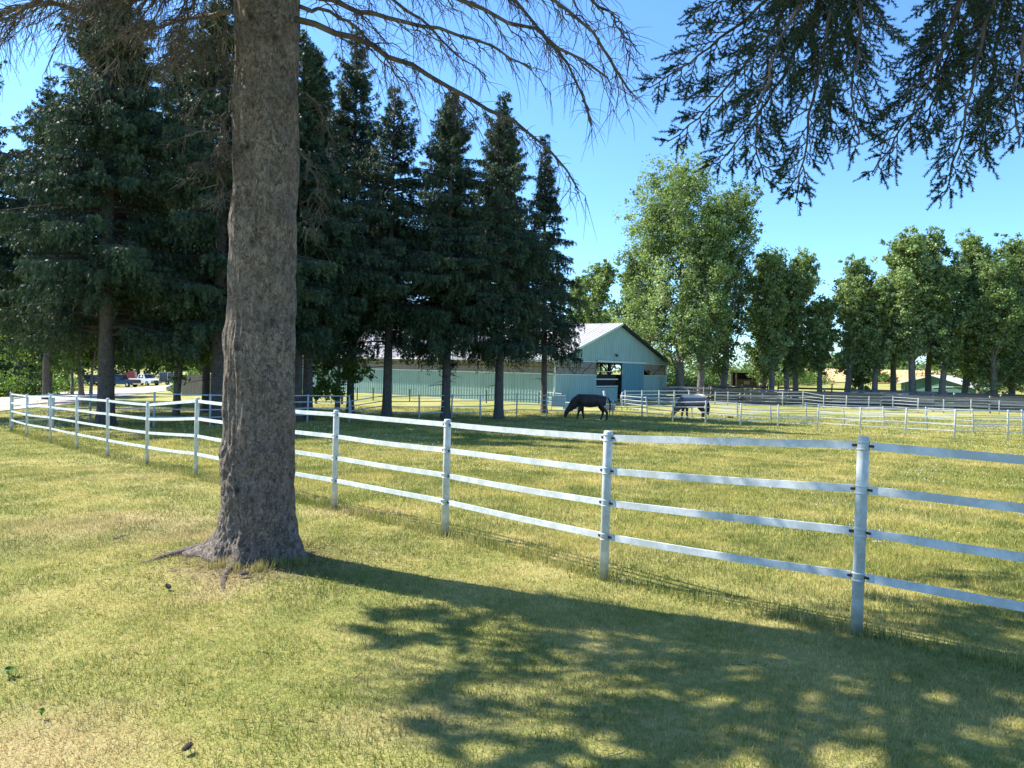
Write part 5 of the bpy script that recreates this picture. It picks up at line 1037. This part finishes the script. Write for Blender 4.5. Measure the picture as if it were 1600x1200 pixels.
p = G(872, 642); t = thing('blue_gate_panel', 'pale blue mesh panel leaning beside the white barn corner', 'panel', p); b = MB(); b.box((-.42, -.02, .28), (.42, .02, .95)); b.build('sheet', M_BP, t); b = MB()
for x in (-.45, .45): b.tube([(x, 0, -.05), (x, 0, 1.05)], .03, 8)
b.tube([(-.45, 0, 1.02), (.45, 0, 1.02)], .03, 8); b.build('frame', M_OLDW, t)
p = G(890, 639); t = thing('feed_bin', 'low pale blue bin with white rim just behind the head of the dark horse', 'bin', p); b = MB(); b.box((-.5, -.3, 0), (.5, .3, .42)); b.build('bin_body', M_BP, t); b = MB(); b.box((-.54, -.34, .42), (.54, .34, .47)); b.build('rim', M_TRIM, t)
for u, v, s, lab in ((1140.5, 653, .22, 'dark dung heap in the grass right of the rugged horse'), (1253.5, 661.5, .16, 'smaller dark dung heap near the tilted fence posts')):
    p = G(u, v); t = MB(); rg_ = np.random.default_rng(int(u))
    for k in range(16):
        c = rg_.normal(0, 1, 3)*[s*.5, s*.5, 0]; z = s*.45*rg_.uniform(.2, 1)*math.exp(-(c[0]**2+c[1]**2)/(s*s)); t.tube([p+c+[0, 0, z-.05], p+c+[0, 0, z], p+c+[0, 0, z+.05]], [.03, .07, .02], 7)
    tag(t.build('dung_heap', M_RUB, smooth=True), lab, 'dung heap')
def stone(u, v, s, lab, mat, cat='stone', name='stone', flat=.5):
    p = G(u, v); bm = bmesh.new(); bmesh.ops.create_icosphere(bm, subdivisions=3, radius=1); rr = random.Random(u)
    ph = [rr.uniform(0, 6) for _ in range(4)]
    for v_ in bm.verts: c = v_.co; k = 1+.16*math.sin(c.x*3+ph[0])+.14*math.sin(c.y*4+ph[1])+.08*math.sin(c.z*7+c.x*5+ph[2]); v_.co = Vector((c.x*k*s*1.5, c.y*k*s, c.z*k*s*flat))
    me = bpy.data.meshes.new(name); bm.to_mesh(me); bm.free(); me.materials.append(mat); o = bpy.data.objects.new(name, me); COL.objects.link(o); o.location = (p[0], p[1], p[2]+s*flat*.5); tag(o, lab, cat)
nt = NT('pale_stone'); nt.bsdf(nt.ramp(nt.noise(nt.obj(), 20, 4), [(.3, (.35, .33, .29)), (.7, (.6, .58, .53))]), .9); M_STONE = nt.m
stone(973, 909, .022, 'small white stone in the grass beside the second nearest fence post', M_STONE)
stone(1371, 848, .028, 'pale stone in the paddock right of the nearest fence post', M_STONE)
# pine cones lying on the lawn
def cone(u, v, lab, s=1.0, name='spruce_cone'):
    p = G(u, v); b = MB(); rg_ = random.Random(u); L = .085*s; d = np.array([math.cos(rg_.uniform(0, 3)), math.sin(rg_.uniform(0, 3)), .05]); d /= np.linalg.norm(d); c = p+[0, 0, .03]
    b.tube([c-d*L/2, c-d*L*.3, c, c+d*L*.35, c+d*L/2], [.006*s, .015*s, .017*s, .011*s, .003*s], 10)
    s_ = np.cross(d, [0, 0, 1.]); s_ /= np.linalg.norm(s_); w = np.cross(d, s_)
    for i in range(60):
        q = i/60; a = i*2.4; r = .016*s*math.sin(PI*(.1+.85*q))**.6; o = math.cos(a)*s_+math.sin(a)*w; e = c+d*(q-.5)*L+o*r; b.sticks([e], [e+o*.009*s+d*.007*s], .006*s, .002*s)
    tag(b.build(name, M_TWIG), lab, 'cone')
cone(293, 1178, 'brown spruce cone lying in the grass at the bottom of the picture', .55); cone(263, 924, 'small dark cone in the grass just in front of the root', .7); cone(382, 903, 'small cone on the bare soil at the foot of the trunk', .7)
# weeds and bright rosettes in the lawn
def weed(u, v, lab, s=.06, n=9):
    p = G(u, v); b = MB(); rg_ = np.random.default_rng(u)
    for k in range(n):
        a = 2*PI*k/n+rg_.uniform(-.3, .3); L = s*rg_.uniform(.7, 1.2); d = np.array([math.cos(a), math.sin(a), 0]); sd = np.array([-d[1], d[0], 0])*L*.18; q = [p+[0, 0, .012], p+d*L*.45+sd+[0, 0, .045], p+d*L+[0, 0, .035], p+d*L*.45-sd+[0, 0, .045]]; b.add(q, [[0, 1, 2, 3]])
    tag(b.build('broadleaf_weed', M_WEED), lab, 'weed')
for u, v, lab, s in ((14, 1060, 'bright green weed at the left picture edge', .05), (65, 1125, 'tiny bright weed in the lower left lawn', .025)): weed(u, v, lab, s)
# fallen pale log and bench
p = G(262, 611); q_ = G(274, 604); b = MB(); c = smooth_path(np.array([p, (p+q_)/2+[0, 0, .1], q_]), 7)+[0, 0, .3]; b.tube(c, [.22, .28, .3, .3, .28, .26, .2], 9); tag(b.build('fallen_log', M_STONE, smooth=True), 'pale fallen log lying beside the end of the driveway', 'log')
p = G(514, 631); t = thing('picnic_bench', 'thin dark bench in the sun behind the grove left of the barn', 'bench', p); b = MB(); b.box((-1.4, -.2, .7), (1.4, .2, .76)); b.build('seat', M_BOARD, t)
for x in (-.9, .9): b = MB(); b.box((x-.05, -.15, -.1), (x+.05, .15, .7)); b.build('leg', M_BOARD, t)
print('objects', len(bpy.data.objects), 'tris~', sum(len(m.polygons) for m in bpy.data.meshes))
